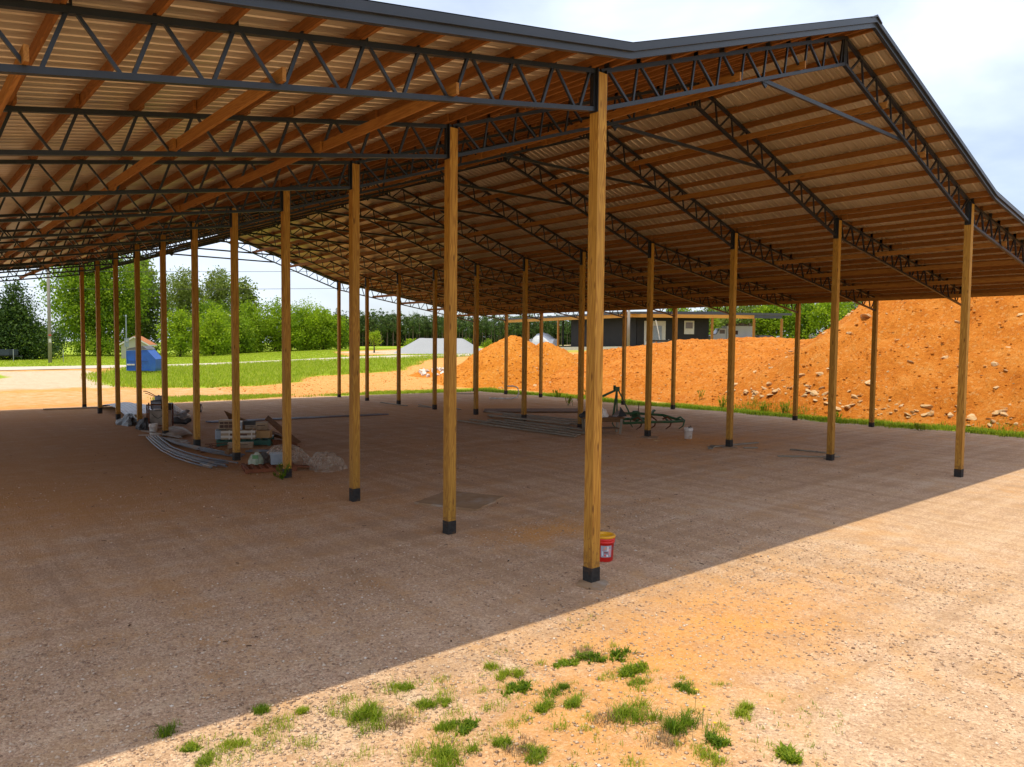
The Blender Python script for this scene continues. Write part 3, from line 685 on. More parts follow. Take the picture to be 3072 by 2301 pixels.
# taller weeds by the posts
def stalk(x, y, h, lb, n=7, dark=False):
    m = []; z = surf(x, y)
    t = thing('tall_weed', lb, 'weed', (x, y, z-.02), 0, 'tall weeds along the outer post row')
    s = MB(); P = []
    for k in range(n):
        a = rnd.uniform(0, 6.28); l = rnd.uniform(.1, .35)*h; hh = h*rnd.uniform(.55, 1); bx, by = rnd.gauss(0, .09), rnd.gauss(0, .09)
        s.tube([(bx, by, 0), (bx+l*.35*math.cos(a), by+l*.35*math.sin(a), hh*.55), (bx+l*math.cos(a), by+l*math.sin(a), hh)], [.008, .006, .003], 5)
        for q in range(9):
            f = rnd.uniform(.25, 1); P.append((bx+l*f*math.cos(a), by+l*f*math.sin(a), hh*f*.95))
    s.build('stem', M['weed_stem'], t)
    V, T, tt = blades(np.array(P), .14, .010, 1.6, 3, (0, .6) if dark else (.2, .9), .015); obj('leaves', V, T, M['weed'], t, tone=tt)
for x, y, h, lb, n in ((22.6, 23.4, .75, 'leafy dark weed with a reddish tip growing in the shade inside the posts', 9), (29.6, 19.2, .9, 'tall dry stalk weed at the bank foot, left of the pale boulder', 4), (27.9, 16.5, .8, 'spreading weed clump right of the pale boulder', 12), (27.6, 12.6, .75, 'spiky weed between two posts near the stone litter', 10),
                       (27.0, 26.0, .8, 'weed stalks before the pointed clay heap, at the post foot', 7), (26.6, 28.6, .6, 'grassy weed left of the tall stalks at the back right', 10), (27.9, 14.0, .6, 'low bushy weed beside the cream boulder', 10), (27.4, 9.8, .5, 'short weed by the dark outer post', 10), (26.0, 5.4, .35, 'low weed at the edge of the shallow hole', 10)):
    stalk(x, y, h, lb, n)

# ------------------------------------------------------------------ things under the roof
M['red'] = plain('red_plastic', (.72, .018, .012), (.62, .014, .010), 4, .38, 0, .5, .02)
M['yellow'] = plain('yellow_plastic', (.78, .38, .012), (.70, .33, .012), 5, .42, 0, .5, .03)
M['white'] = plain('white_plastic', (.74, .72, .68), (.64, .61, .56), 5, .5, 0, .4, .05, dirt=(.45, .33, .22))
M['grime'] = plain('grimy_white', (.35, .30, .25), (.22, .18, .135), 4, .7, 0, .3, .2, dirt=(.25, .15, .08))
M['black'] = plain('black_rubber', (.022, .022, .024), (.035, .032, .03), 6, .6, 0, .4, .2)
M['zinc'] = plain('zinc_sheet', (.38, .385, .40), (.28, .28, .29), 3, .45, .35, .5, .05, dirt=(.30, .20, .13))
M['conduit'] = plain('grey_conduit', (.155, .165, .18), (.10, .11, .125), 4, .5, 0, .4, .03, dirt=(.28, .18, .10))
M['greyplastic'] = plain('grey_plastic', (.28, .31, .345), (.21, .235, .265), 4, .5, 0, .4, .05)
M['card'] = plain('cardboard', (.44, .27, .12), (.36, .21, .09), 3, .85, 0, .2, .1)
M['card2'] = plain('pale_cardboard', (.33, .245, .16), (.25, .175, .11), 3, .85, 0, .2, .1, dirt=(.20, .12, .07))
M['printdark'] = plain('dark_print', (.11, .06, .045), (.08, .045, .035), 9, .8, 0, .2, 0)
M['tape'] = plain('white_strap', (.54, .49, .42), (.44, .39, .33), 5, .5, 0, .3, 0)
M['rust'] = plain('rust', (.17, .06, .025), (.10, .035, .018), 14, .85, .2, .2, .4)
M['gwood'] = wood('grey_board', (.36, .31, .235), (.26, .215, .155), (.06, .04, .03), 1, .85)
M['plywood'] = plain('old_plywood', (.20, .105, .045), (.12, .06, .028), 2.5, .85, 0, .2, .2, (1, 1, 4))
M['redwood'] = plain('red_pallet_wood', (.24, .085, .04), (.17, .06, .03), 5, .85, 0, .2, .2)
M['greenpal'] = plain('green_plastic_pallet', (.018, .085, .055), (.014, .06, .04), 5, .5, 0, .4, .05)
M['green'] = plain('green_paint', (.030, .105, .035), (.022, .07, .026), 6, .5, .1, .4, .15, dirt=(.13, .06, .025))
M['concrete'] = plain('slab_concrete', (.36, .235, .135), (.30, .185, .10), 2.2, .9, 0, .2, .3, dirt=(.42, .36, .30))
M['steelbar'] = plain('galvanised_pipe', (.32, .34, .40), (.22, .23, .27), 3, .35, .7, .5, .02)
def film_mat():
    t = NT('plastic_film'); v = t.coord(); n1 = t.noise(v, 6, 5, .7); t.bump(n1, .9, .05)
    t.fin(t.ramp(n1, [(.3, (.30, .225, .165)), (.7, (.54, .45, .36))]), .38, 0, .5)
    tr = t.n('ShaderNodeBsdfTransparent'); mx = t.n('ShaderNodeMixShader', {0: t.ramp(n1, [(.3, .68), (.7, .45)]), 1: t.b.outputs[0], 2: tr.outputs[0]}); t.l(mx.outputs[0], t.out.inputs[0])
    return t.m
M['film'] = film_mat()
def bucket(x, y, r, h, rz, label, lid=None, tilt=0, mat='white', name='bucket'):
    t = thing(name, label, 'bucket', (x, y, 0), rz)
    k = r*.86
    MB().lathe([(0, .004), (k*.95, .004), (k, .012), (k+(r-k)*.75, h*.76), (r*1.05, h*.765), (r*1.05, h*.79), (r, h*.795), (r, h*.86), (r*1.06, h*.865), (r*1.06, h*.89), (r*1.0, h*.895), (r*1.01, h*.985), (r*1.05, h), (r*.97, h), (r*.95, h*.9), (k*.94, .02), (0, .02)], 32).build('body', M[mat], t, True)
    a = [(-r*1.06, 0, h*.84)]+[(r*1.09*math.cos(q), -.03-r*1.05*math.sin(q)*.55, h*.84-h*.42*math.sin(q)) for q in [math.pi*(1-i/10) for i in range(1, 10)]]+[(r*1.06, 0, h*.84)]
    MB().tube(a, .0032, 6).build('handle', M['steelbar'], t)
    return t
t = bucket(1.0, .67, .150, .365, R(-38), 'bright red plastic bucket with a yellow lid standing behind the front post', mat='red')
t.scale = (1.14, 1.14, 1.14)
MB().lathe([(0, .352), (.118, .352), (.122, .356), (.128, .378), (.160, .380), (.164, .372), (.164, .350), (.158, .345)], 32).build('lid', M['yellow'], t, True)
lab = MB(); lab.lathe([(.1375, .075), (.1445, .245)], 14, (0, 0, 0), (R(-118), R(-52)))
lab = lab.build('label', plain('label_grey', (.36, .38, .44), (.30, .31, .37), 6, .5, 0, .4, 0), t)
def patch(a0, a1, z0, z1, col, nm, lift=.0008):
    rr = lambda z: .1375+(z-.075)/.17*.007+lift
    o = MB().lathe([(rr(z0), z0), (rr(z1), z1)], 6, (0, 0, 0), (R(a0), R(a1))).build('label_print', plain(nm, col, col, 40, .5, 0, .4, 0)); o.parent = lab
patch(-96, -86, .195, .225, (.80, .30, .16), 'print_orange'); patch(-80, -72, .165, .232, (.80, .72, .72), 'print_pale'); patch(-112, -104, .10, .165, (.62, .68, .78), 'print_blue')
patch(-100, -76, .135, .155, (.28, .06, .07), 'print_dark'); patch(-98, -88, .09, .12, (.70, .10, .10), 'print_red'); patch(-70, -58, .10, .20, (.74, .34, .36), 'print_pink'); patch(-84, -74, .085, .115, (.80, .74, .76), 'print_white')
patch(-88, -82, .16, .19, (.42, .44, .52), 'print_slate'); patch(-103, -97, .17, .20, (.66, .20, .20), 'print_brick')
bucket(-.22, 22.75, .150, .40, .4, 'dirty white plastic bucket in front of the old pump engine')
t = bucket(15.46, 9.67, .165, .42, -.9, 'white plastic bucket with dark scraps sticking out, right of the green implement')
m = MB(); m.bar((-.04, .0, .34), (.09, .03, .50), .06, .012); m.bar((.02, -.04, .34), (.12, -.02, .47), .04, .014, (1, 0, 0)); m.bar((.06, .05, .32), (.0, .07, .46), .05, .012); m.build('scraps', M['black'], t)
m = MB()
for k in range(4): m.lathe([(.1485+.0000, .10+.022*k), (.1490, .108+.022*k)], 4, (0, 0, 0), (R(-62), R(-40+3*(k % 2))))
m.build('printed_lines', M['black'], t)

# concrete slab near the second post
m = MB(); pl = [(.86, 6.2), (2.2, 6.85), (2.86, 5.5), (1.52, 4.78)]
n = []
for i in range(4):
    a, b = Vector(pl[i]+(0,)), Vector(pl[(i+1) % 4]+(0,))
    for q in range(10):
        p = a.lerp(b, q/10); n.append((p.x+rnd.uniform(-.025, .025), p.y+rnd.uniform(-.025, .025)))
tag(MB().prism(n, -.1, .045).build('concrete_slab', M['concrete']), 'square rough concrete slab in the floor beside the second post', 'slab')
for x, y, s, rz in ((-.16, -.16, .24, .3), (.13, -.17, .15, .9)):
    pass
def pier(x, y, r, lb):
    n = []; rr = random.Random(int(x*10+y))
    for i in range(14):
        a = i/14*6.28; q = r*rr.uniform(.75, 1.15); n.append((x+q*math.cos(a), y+q*math.sin(a)))
    tag(MB().prism(n, -.1, .028).build('concrete_footing', M['concrete']), lb, 'footing', 'concrete spilled round the post bases')
pier(-.08, -.10, .24, 'pale splash of concrete round the foot of the front post'); pier(XB-.1, 3*BAY-.2, .40, 'pale concrete round the post beside the green implement'); pier(XB-.1, 2*BAY-.1, .26, 'small concrete footing of the post near the scrap boards')

def sheet(name, pts, mat, label, cat, th=.01, rows=None, group=None, parent=None, smooth=True):
    """pts: grid rows of 3-D points; a thin solid sheet through them"""
    r, c = len(pts), len(pts[0]); v = [tuple(p) for row in pts for p in row]; v += [(x, y, z-th) for x, y, z in v]; n = r*c; f = []
    for i in range(r-1):
        for k in range(c-1): f += [(i*c+k, i*c+k+1, (i+1)*c+k+1, (i+1)*c+k), (n+i*c+k, n+(i+1)*c+k, n+(i+1)*c+k+1, n+i*c+k+1)]
    for k in range(c-1): f += [(k, n+k, n+k+1, k+1), ((r-1)*c+k, (r-1)*c+k+1, n+(r-1)*c+k+1, n+(r-1)*c+k)]
    for i in range(r-1): f += [(i*c, (i+1)*c, n+(i+1)*c, n+i*c), (i*c+c-1, n+i*c+c-1, n+(i+1)*c+c-1, (i+1)*c+c-1)]
    return tag(obj(name, v, f, mat, parent, smooth), label, cat, group)
# bowed ribbed roofing sheets
def rib_sheet(a, b, w, sag, lift, mat, label, n=14, turn=0):
    a, b = Vector(a), Vector(b); d = (b-a); s = Vector((-d.y, d.x, 0)).normalized(); rows = []
    for i in range(n+1):
        t = i/n; row = []
        for k in range(31):
            u = (k/30-.5)*w; z = sag*4*t*(1-t)+lift+(.02 if k % 5 == 2 else 0)
            p = a+d*t+s*u; row.append((p.x, p.y, p.z+z+turn*u))
        rows.append(row)
    return sheet('roofing_sheet', rows, mat, label, 'metal sheet', .003, smooth=False)
rib_sheet((1.05, 36.6, .02), (.95, 29.9, .12), 1.0, .30, .02, M['zinc'], 'long bowed grey ribbed metal sheet lying beside the far left posts', turn=.10)
rib_sheet((1.9, 37.0, .02), (1.9, 32.0, .04), .9, .16, .02, M['zinc'], 'second ribbed metal sheet lying flat behind the bowed one', turn=.05)
sheet('metal_offcut', [[(2.0, 29.8, .62), (2.6, 30.2, .60)], [(1.95, 29.6, .30), (2.7, 30.0, .22)], [(2.0, 29.2, .05), (2.7, 29.5, .03)]], M['zinc'], 'pale sheet metal offcut propped up behind the pump engine', 'metal sheet', .006)
tag(MB().box((-.6, 36.2, .05), (2.6, .22, .05), -.1).build('dark_board', M['gwood']), 'dark flat board lying before the two farthest left posts', 'board')
def lump(name, c, r, h, mat, label, cat, seed=1, amp=.35, n=26, group=None, flat=1.):
    """crumpled cloth-like heap"""
    v = []; f = []; k = 12
    for j in range(k+1):
        q = j/k
        for i in range(n):
            a = i/n*6.283; wv = 1+amp*noise.fractal(Vector((math.cos(a)*1.6+seed, math.sin(a)*1.6, q*1.5)), 1, 2, 4)
            rr = (1-q**1.6)*wv; z = h*math.sin(min(1, q*1.02)*1.57)*(1+amp*noise.noise(Vector((math.cos(a)*2*(1-q), math.sin(a)*2*(1-q), seed+q*3))))+.03*noise.noise(Vector((a*5, q*9, seed)))
            v.append((c[0]+r[0]*rr*math.cos(a), c[1]+r[1]*rr*math.sin(a), c[2]+max(-.02, z if j else -.02)))
    for j in range(k):
        for i in range(n): f.append((j*n+i, j*n+(i+1) % n, (j+1)*n+(i+1) % n, (j+1)*n+i))
    f.append(tuple(k*n+i for i in range(n)))
    return tag(obj(name, v, f, mat, None, False), label, cat, group)
M['tarp'] = plain('dark_tarp', (.045, .055, .055), (.09, .09, .085), 3, .45, 0, .5, .4, dirt=(.16, .08, .04))
lump('tarp', (-.05, 27.0, 0), (.42, .95, 0), .38, M['tarp'], 'crumpled dark tarp in front of the bowed metal sheet', 'tarp', 2, .5)
lump('rubbish_bag', (.0, 24.8, 0), (.30, .6, 0), .42, M['black'], 'black rubbish bag slumped against the ninth left post', 'bag', 4, .5)
# old engine on its stand
t = thing('pump_engine', 'old engine standing on a grimy white cabinet with a hose, among the left posts', 'engine', (.52, 24.6, 0), R(-35))
MB().box((0, 0, .42), (.72, .50, .60)).box((0, .0, .735), (.80, .56, .03)).build('cabinet', M['grime'], t)
m = MB()
for a in (-1, 1):
    for b in (-1, 1): m.bar((a*.40, b*.28, 0), (a*.40, b*.28, 1.0), .045, .045)
m.box((0, -.285, .14), (.76, .03, .05)).box((0, -.285, .98), (.80, .03, .05)); m.build('stand', M['rust'], t)
e = MB().box((-.08, 0, .98), (.42, .40, .34)).box((.20, .02, .90), (.26, .30, .22)).lathe([(.0, .75), (.10, .75), (.10, 1.02), (0, 1.02)], 14, (.33, .05, 0)).build('engine_block', M['black'], t)
m = MB()
for k in range(6): m.box((-.08, -.21, .84+.05*k), (.40, .03, .018))
m.build('cooling_fins', M['steelbar'], e)
MB().lathe([(0, 1.15), (.13, 1.15), (.15, 1.18), (.15, 1.30), (.12, 1.335), (0, 1.335)], 18, (-.05, .02, 0)).lathe([(0, 1.335), (.035, 1.335), (.035, 1.365), (0, 1.365)], 12, (-.05, .02, 0)).build('fuel_tank', M['greyplastic'], t, True)
MB().tube([(-.1, .05, 1.28), (-.28, .1, 1.36), (-.46, .15, 1.45), (-.62, .2, 1.50), (-.72, .22, 1.50)], .018, 8).tube([(-.1, .1, 1.22), (-.3, .16, 1.30), (-.5, .2, 1.38), (-.66, .24, 1.42)], .014, 8).build('hose', M['rust'], t)
MB().box((.05, -.256, .45), (.30, .01, .26)).build('panel', M['grime'], t); MB().tube([(-.22, -.27, .62), (-.1, -.30, .5), (.02, -.29, .44), (.16, -.30, .5), (.2, -.27, .66)], .010, 6).build('cable', M['black'], t)
tag(MB().bar((-.05, 24.0, 0), (.1, 24.6, 1.05), .05, .10).build('plank_upright', M['rust']), 'reddish board standing against the pump engine', 'board')
# scrap right of the engine
for k, (p, q, w, lb) in enumerate((((1.75, 28.9, .08), (2.35, 27.4, .22), .42, 'bent grey metal flashing, upper piece in the scrap right of the engine'), ((1.55, 28.1, .05), (2.25, 27.2, .12), .34, 'bent grey metal flashing lying beneath the upper piece'), ((1.25, 26.2, .05), (1.75, 25.0, .06), .3, 'dark metal flashing nearest in the scrap right of the engine'))):
    a, b = Vector(p), Vector(q); d = b-a; s = Vector((-d.y, d.x, 0)).normalized()
    sheet('metal_flashing', [[tuple(a+d*i/6+s*(u-.5)*w+Vector((0, 0, .16*abs(math.sin(i*.9))*u+(.10 if u in (0, 1) else 0)))) for u in (0, .05, .5, .95, 1)] for i in range(7)], M['zinc'] if k < 2 else M['black'], lb, 'scrap metal', .006)
lump('scrap_heap', (2.05, 27.9, 0), (.5, .7, 0), .26, M['grime'], 'low grimy heap of rags under the bent flashing', 'rags', 8, .6)
tag(MB().tube([(2.80, 28.45, .06), (2.66, 29.3, .26), (2.55, 30.1, .46)], .085, 14).build('white_tube', M['white']), 'white plastic tube leaning up at an angle right of the scrap', 'tube')
t = thing('wheel_assembly', 'small white wheel with a black tyre on edge behind the sixth left post', 'wheel', (4.1, 30.9, .21), R(60))
def ring(m, R0, r, n=24, k=10):
    v = []; f = []
    for i in range(n):
        a = i/n*6.283
        for j in range(k):
            b = j/k*6.283; q = R0+r*math.cos(b); v.append((q*math.cos(a), r*math.sin(b), q*math.sin(a)))
    for i in range(n):
        for j in range(k): f.append((i*k+j, ((i+1) % n)*k+j, ((i+1) % n)*k+(j+1) % k, i*k+(j+1) % k))
    m.add(v, f); return m
ring(MB(), .17, .045).build('tyre', M['black'], t, True); MB().lathe([(0, -.03), (.13, -.03), (.13, .03), (0, .03)], 18).build('rim', M['white'], t).rotation_euler = (R(90), 0, 0)
# trim planks and bent panels near the left row
for p, q, lb in (((-.46, 23.3, .10), (.02, 20.2, .12), 'grey trim plank lying uppermost by the white bucket'), ((-.80, 22.3, .05), (-.40, 21.1, .16), 'short thick pale plank end left of the conduits'), ((-.52, 21.8, .06), (-.06, 18.9, .06), 'long pale trim plank whose far end meets the conduits'), ((-.2, 20.9, .05), (.06, 19.6, .05), 'short grey trim plank between the longer ones')):
    tag(MB().bar(p, q, .12, .03).build('trim_plank', M['grime']), lb, 'plank')
sheet('bent_panel', [[(-.05, 22.2, .12), (.18, 22.6, .22), (.55, 22.9, .26), (.88, 22.8, .20)], [(-.02, 21.6, .10), (.25, 21.8, .18), (.6, 22.0, .20), (.9, 22.2, .12)], [(.08, 20.8, .04), (.3, 20.9, .10), (.6, 21.3, .10), (.9, 21.7, .03)]], M['grime'], 'grimy bent panel lying at the foot of the eighth left post', 'panel', .012)
tag(MB().bar((-1.09, 14.5, .02), (-1.0, 13.8, .02), .04, .03).build('white_stick', M['white']), 'short white stick on the ground below the conduits', 'stick')
# conduits
for k in range(9):
    o = (k-4)*.062; zz = .035+.045*(k % 3); e = rnd.uniform(-.5, .5)
    pts = [(-.55+o*1.2, 21.2, .09+zz*.3), (-.86+o, 19.4, .05+zz), (-1.06+o, 17.6, .03+zz), (-1.06+o*1.3, 16.0, .02+zz), (-.92+o*1.6, 14.6+e*.3, .02+zz), (-.60+o*2.2, 13.3+e*.7, .02+zz)] if k < 6 else \
          [(-.50+o*.5, 21.1, .08), (-.62+o, 19.2, .07), (-.52+o*1.2, 17.4, .05+zz*.5), (-.38+o*1.5, 16.2+e*.4, .04+zz*.5), (-.10+o*2, 14.9+e*.6, .03+zz*.4)]
    tag(MB().tube(pts, .026, 8).build('conduit', M['conduit'], None, True), 'grey plastic conduit pipe in the curved bundle along the left posts', 'conduit', 'bundle of grey conduits')
# pallet with boxes
def pallet(name, c, rz, sx, sy, mat, label):
    t = thing(name, label, 'pallet', (c[0], c[1], 0), rz)
    m = MB()
    for k in range(7): m.box((-sx/2+.05+(sx-.1)*k/6, 0, .125), (.095, sy, .02))
    m.build('deck', M[mat], t)
    for k in (-1, 0, 1): MB().box((0, k*(sy/2-.05), .065), (sx, .07, .09)).build('runner', M[mat], t)
    MB().box((-sx/2+.05, 0, .012), (.09, sy, .02)).box((sx/2-.05, 0, .012), (.09, sy, .02)).build('foot_board', M[mat], t)
    return t
PZ = R(-28)
def pl(u, v, z): return (1.55+u*math.cos(PZ)-v*math.sin(PZ), 18.0+u*math.sin(PZ)+v*math.cos(PZ), z)
pallet('green_pallet', (1.55, 18.0), PZ, 1.75, 1.25, 'greenpal', 'dark green pallet carrying boxes beside the fifth left post').scale = (1, 1, 1.7)
def box_thing(u, v, z, s, mat, label, rz=0, kind='box', extra=None, name='carton'):
    t = thing(name, label, 'box', pl(u, v, z), PZ+rz)
    MB().box((0, 0, s[2]/2), s).build('body', M[mat], t)
    if extra: extra(t, s)
    return t
def straps(t, s):
    for z in (.09, s[2]-.05): MB().box((0, 0, z), (s[0]+.008, s[1]+.008, .075)).build('band', M['tape'], t)
    for x in (-s[0]*.26, s[0]*.40): MB().box((x, 0, s[2]/2), (.035, s[1]+.014, s[2]+.01)).build('strap', M['tape'], t)
    MB().box((-s[0]*.05, -s[1]/2-.003, s[2]*.52), (s[0]*.4, .006, s[2]*.22)).box((s[0]*.2, -s[1]/2-.003, s[2]*.5), (s[0]*.12, .006, s[2]*.2)).build('print', M['printdark'], t)
def flaps(t, s):
    MB().box((0, 0, s[2]+.004), (s[0]*.98, .05, .008)).build('tape', M['tape'], t)
    MB().box((0, -s[1]/2-.003, s[2]*.62), (s[0]*.6, .006, s[2]*.12)).build('print', M['printdark'], t)
def bricks(t, s):
    m = MB()
    for k in range(3): m.box((-s[0]*.3+k*s[0]*.3, -s[1]/2-.004, s[2]*.32), (s[0]*.26, .01, s[2]*.34)); m.box((-s[0]*.3+k*s[0]*.3, -s[1]/2-.004, s[2]*.72), (s[0]*.26, .01, s[2]*.24))
    m.build('print', M['printdark'], t); MB().box((0, 0, s[2]+.004), (s[0], s[1]*.3, .008)).build('tape', M['tape'], t)
box_thing(-.18, -.38, .24, (1.10, .36, .30), 'card2', 'long carton with white bands lying across the front of the green pallet', 0, extra=straps)
box_thing(-.80, -.30, .24, (.30, .34, .30), 'greyplastic', 'grey plastic box at the left end of the green pallet', .1, name='crate', extra=lambda t, s: MB().box((.04, 0, s[2]+.01), (s[0]*1.06, s[1]*1.06, .025)).build('lid', M['black'], t))
box_thing(-.60, -.18, .565, (.48, .34, .30), 'card2', 'carton with dark printed squares, top left of the pallet stack', .05, extra=bricks)
box_thing(-.20, -.22, .54, (.22, .24, .26), 'greyplastic', 'grey tub with a small white label on top of the long carton', .1, name='tub', extra=lambda t, s: (MB().box((0, 0, s[2]+.012), (s[0]*1.08, s[1]*1.08, .03)).build('lid', M['white'], t), MB().box((.03, -s[1]/2-.003, s[2]*.35), (.07, .006, .07)).build('label', M['white'], t)))
box_thing(.62, -.10, .24, (.46, .40, .24), 'card', 'open brown cardboard box on the right of the green pallet', -.1, extra=lambda t, s: [MB().bar((a*s[0]/2, -s[1]/2, s[2]), (a*(s[0]/2+.09), -s[1]/2, s[2]+.07), .01, .01, (0, 1, 0)).extrude([(a*s[0]/2, -s[1]/2, s[2]), (a*(s[0]/2+.1), -s[1]/2, s[2]+.07), (a*(s[0]/2+.1), s[1]/2, s[2]+.07), (a*s[0]/2, s[1]/2, s[2])], (0, 0, .008)).build('flap', M['card'], t) for a in (-1, 1)])
box_thing(.50, .10, .485, (.44, .34, .26), 'card2', 'pale tan carton stacked at the back right of the pallet', .05, extra=flaps)
box_thing(.16, .02, .545, (.34, .30, .12), 'grime', 'low greyish carton behind the post on the pallet', .0, extra=flaps)
box_thing(.12, .0, .67, (.40, .22, .14), 'black', 'black tool case lying on the cartons', .15, name='case', extra=lambda t, s: MB().tube([(-.08, -.12, .10), (-.08, -.16, .13), (.08, -.16, .13), (.08, -.12, .10)], .01, 6).build('handle', M['black'], t))
t = thing('carton', 'flat tan carton on the ground below the green pallet edge', 'box', pl(-.05, -.92, 0), PZ); MB().box((0, 0, .09), (.80, .22, .18)).build('body', M['card2'], t); flaps(t, (.8, .22, .18))
# leaning dark boards behind
def slab(name, p4, th, mat, label, cat='board'):
    a, b, c, d = [Vector(p) for p in p4]; nrm = (b-a).cross(d-a).normalized()*th
    return tag(MB().extrude([a, b, c, d], nrm).build(name, M[mat]), label, cat)
slab('plywood_sheet', [(1.55, 19.2, .45), (3.05, 17.6, .02), (3.3, 18.6, .05), (1.6, 20.3, .98)], .018, 'plywood', 'old brown plywood sheet leaning over the back of the boxes')
slab('plywood_sheet', [(2.3, 18.2, .80), (2.75, 16.75, .0), (3.25, 17.3, .0), (2.7, 18.9, .85)], .018, 'plywood', 'dark narrow plywood piece leaning at the right of the boxes')
for k in range(9):
    x, y, a = .02+rnd.uniform(-.2, .3), 16.95+rnd.uniform(-.3, .4), rnd.uniform(-.4, 1.6)
    tag(MB().bar((x-.35*math.cos(a), y-.35*math.sin(a), .03+.02*k), (x+.35*math.cos(a), y+.35*math.sin(a), .04+.02*k), .03, .02).build('rusty_rod', M['rust']), 'short rusty rod in the jumble left of the fifth post', 'rod', 'rusty rods by the conduits')
for k in range(6):
    tag(MB().bar((2.1, 16.9+.06*k, .05+.03*k), (2.6+rnd.uniform(-.1, .1), 15.9+.1*k, .06+.02*k), .03, .03).build('rusty_rod', M['rust']), 'dark rusty rod sticking out right of the plywood', 'rod', 'rods sticking out by the plywood')
for k in range(5):
    tag(MB().tube([(.75+.1*k, 15.9-.03*k, .06+.02*(k % 2)), (1.5+.07*k, 15.3-.12*k, .06+.03*(k % 2))], .035, 8).build('short_conduit', M['conduit']), 'short grey pipe offcut lying below the pallet', 'pipe', 'pipe offcuts below the pallet')
tag(MB().box((.18, 15.6, .10), (.30, .22, .20), .3).box((.18, 15.6, .21), (.34, .26, .02), .3).build('wooden_block', M['plywood']), 'orange-brown wooden block behind the fifth post foot', 'block')
# second pallet
pallet('red_pallet', (.12, 12.5), R(-14), 1.35, 1.1, 'redwood', 'reddish wooden pallet at the foot of the fourth left post')
t = thing('filled_bag', 'greenish white paper bag leaning on the red pallet', 'bag', (-.08, 12.9, .135), R(-30)); 
o = lump('body', (0, 0, 0), (.20, .12, 0), .30, plain('bag_paper', (.38, .39, .32), (.22, .26, .17), 5, .7, 0, .3, .3), None, None, 11, .25); o.parent = t
MB().box((0, -.12, .20), (.16, .02, .10)).build('print', plain('bag_green', (.12, .26, .10)), t)
lump('filled_sack', (.22, 13.0, .13), (.2, .18, 0), .28, M['tarp'], 'dark sack standing behind the bag on the red pallet', 'bag', 13, .35)
t = thing('tote_box', 'pale blue-grey plastic tote on the red pallet', 'box', (.38, 12.5, .135), R(-20))
MB().box((0, 0, .14), (.36, .28, .28), taper=1.08).build('body', M['greyplastic'], t); MB().box((0, 0, .285), (.42, .34, .03)).build('rim', M['greyplastic'], t); MB().box((-.06, -.152, .15), (.012, .012, .22)).box((.04, -.152, .15), (.012, .012, .22)).build('rib', M['greyplastic'], t)
tag(MB().bar((.5, 12.1, .14), (1.2, 11.75, .06), .20, .025).build('orange_board', M['redwood']), 'orange-red board lying between the fourth post and the plastic film', 'board')
lump('plastic_film', (.95, 13.2, 0), (.62, .8, 0), .55, M['film'], 'cloudy plastic film heaped over junk behind the fourth left post', 'plastic film', 21, .35)
o = lump('plastic_bag', (1.42, 11.6, 0), (.50, .60, 0), .50, M['film'], 'clear plastic bag sagging on the ground, right of the fourth left post', 'plastic bag', 25, .3)
for dx, dy, h in ((-.18, .1, .82), (.55, .1, .66)):
    MB().extrude([(1.42+dx-.16, 11.6+dy, .42 if dx < 0 else .2), (1.42+dx+.14, 11.6+dy, .40 if dx < 0 else .2), (1.42+dx+.06, 11.6+dy+.02, h-.06), (1.42+dx+.02, 11.6+dy+.02, h)], (0, .03, 0))

# weed by the fourth post
t = thing('weed', 'dark flowering weed at the foot of the fourth left post', 'weed', (-.22, 10.75, 0)); s = MB(); P = []
for k in range(12):
    a = rnd.uniform(0, 6.28); l = rnd.uniform(.1, .28); h = rnd.uniform(.08, .38); s.tube([(0, 0, 0), (l*.5*math.cos(a), l*.5*math.sin(a), h*.7), (l*math.cos(a), l*math.sin(a), h)], [.005, .004, .002], 5)
    P += [(l*q*math.cos(a), l*q*math.sin(a), h*q) for q in (.3, .5, .7, .85, 1)]
s.build('stem', M['weed_stem'], t); V, T, tt = blades(np.array(P), .10, .012, 1.8, 3, (0, .4), .01); obj('leaves', V, T, M['weed'], t, tone=tt)
m = MB()
for k in range(5): 
    p = P[k*11 % len(P)]; m.lathe([(0, p[2]+.02), (.016, p[2]+.028), (.012, p[2]+.04), (0, p[2]+.042)], 8, (p[0], p[1], 0))
m.build('flower', M['petal'], t)
# rails and lumber
for k in range(4):
    tag(MB().tube([(2.7+.05*k, 25.8-.10*k, .04), (10.7+.1*k, 24.62-.10*k, .04)], .032, 8).build('steel_pipe', M['steelbar'], None, True), 'long thin steel pipe lying across the middle of the floor', 'pipe', 'long steel pipes side by side')
for p, q, w, lb in (((12.0, 19.8, .05), (12.2, 12.5, .05), .16, 'longest grey board, nearest the front of the lumber stack'), ((12.75, 19.9, .05), (12.7, 12.8, .05), .18, 'grey board just behind the nearest one'), ((13.3, 19.2, .07), (13.2, 12.9, .07), .22, 'grey board in the middle front of the lumber'), ((13.8, 18.6, .09), (13.9, 13.2, .09), .26, 'weathered board in the middle of the lumber'),
                    ((14.4, 20.6, .11), (15.0, 14.6, .11), .26, 'board with a pale edge in the back half of the lumber'), ((15.0, 20.2, .13), (15.5, 15.3, .13), .24, 'upper board at the back of the lumber'), ((15.4, 22.0, .12), (16.2, 16.2, .12), .24, 'rearmost board of the lumber stack'), ((14.0, 19.6, .17), (14.3, 15.0, .17), .20, 'loose board lying on top of the lumber')):
    b = MB().bar(p, q, w, .05); tag(b.build('lumber_board', M['gwood']), lb, 'board')
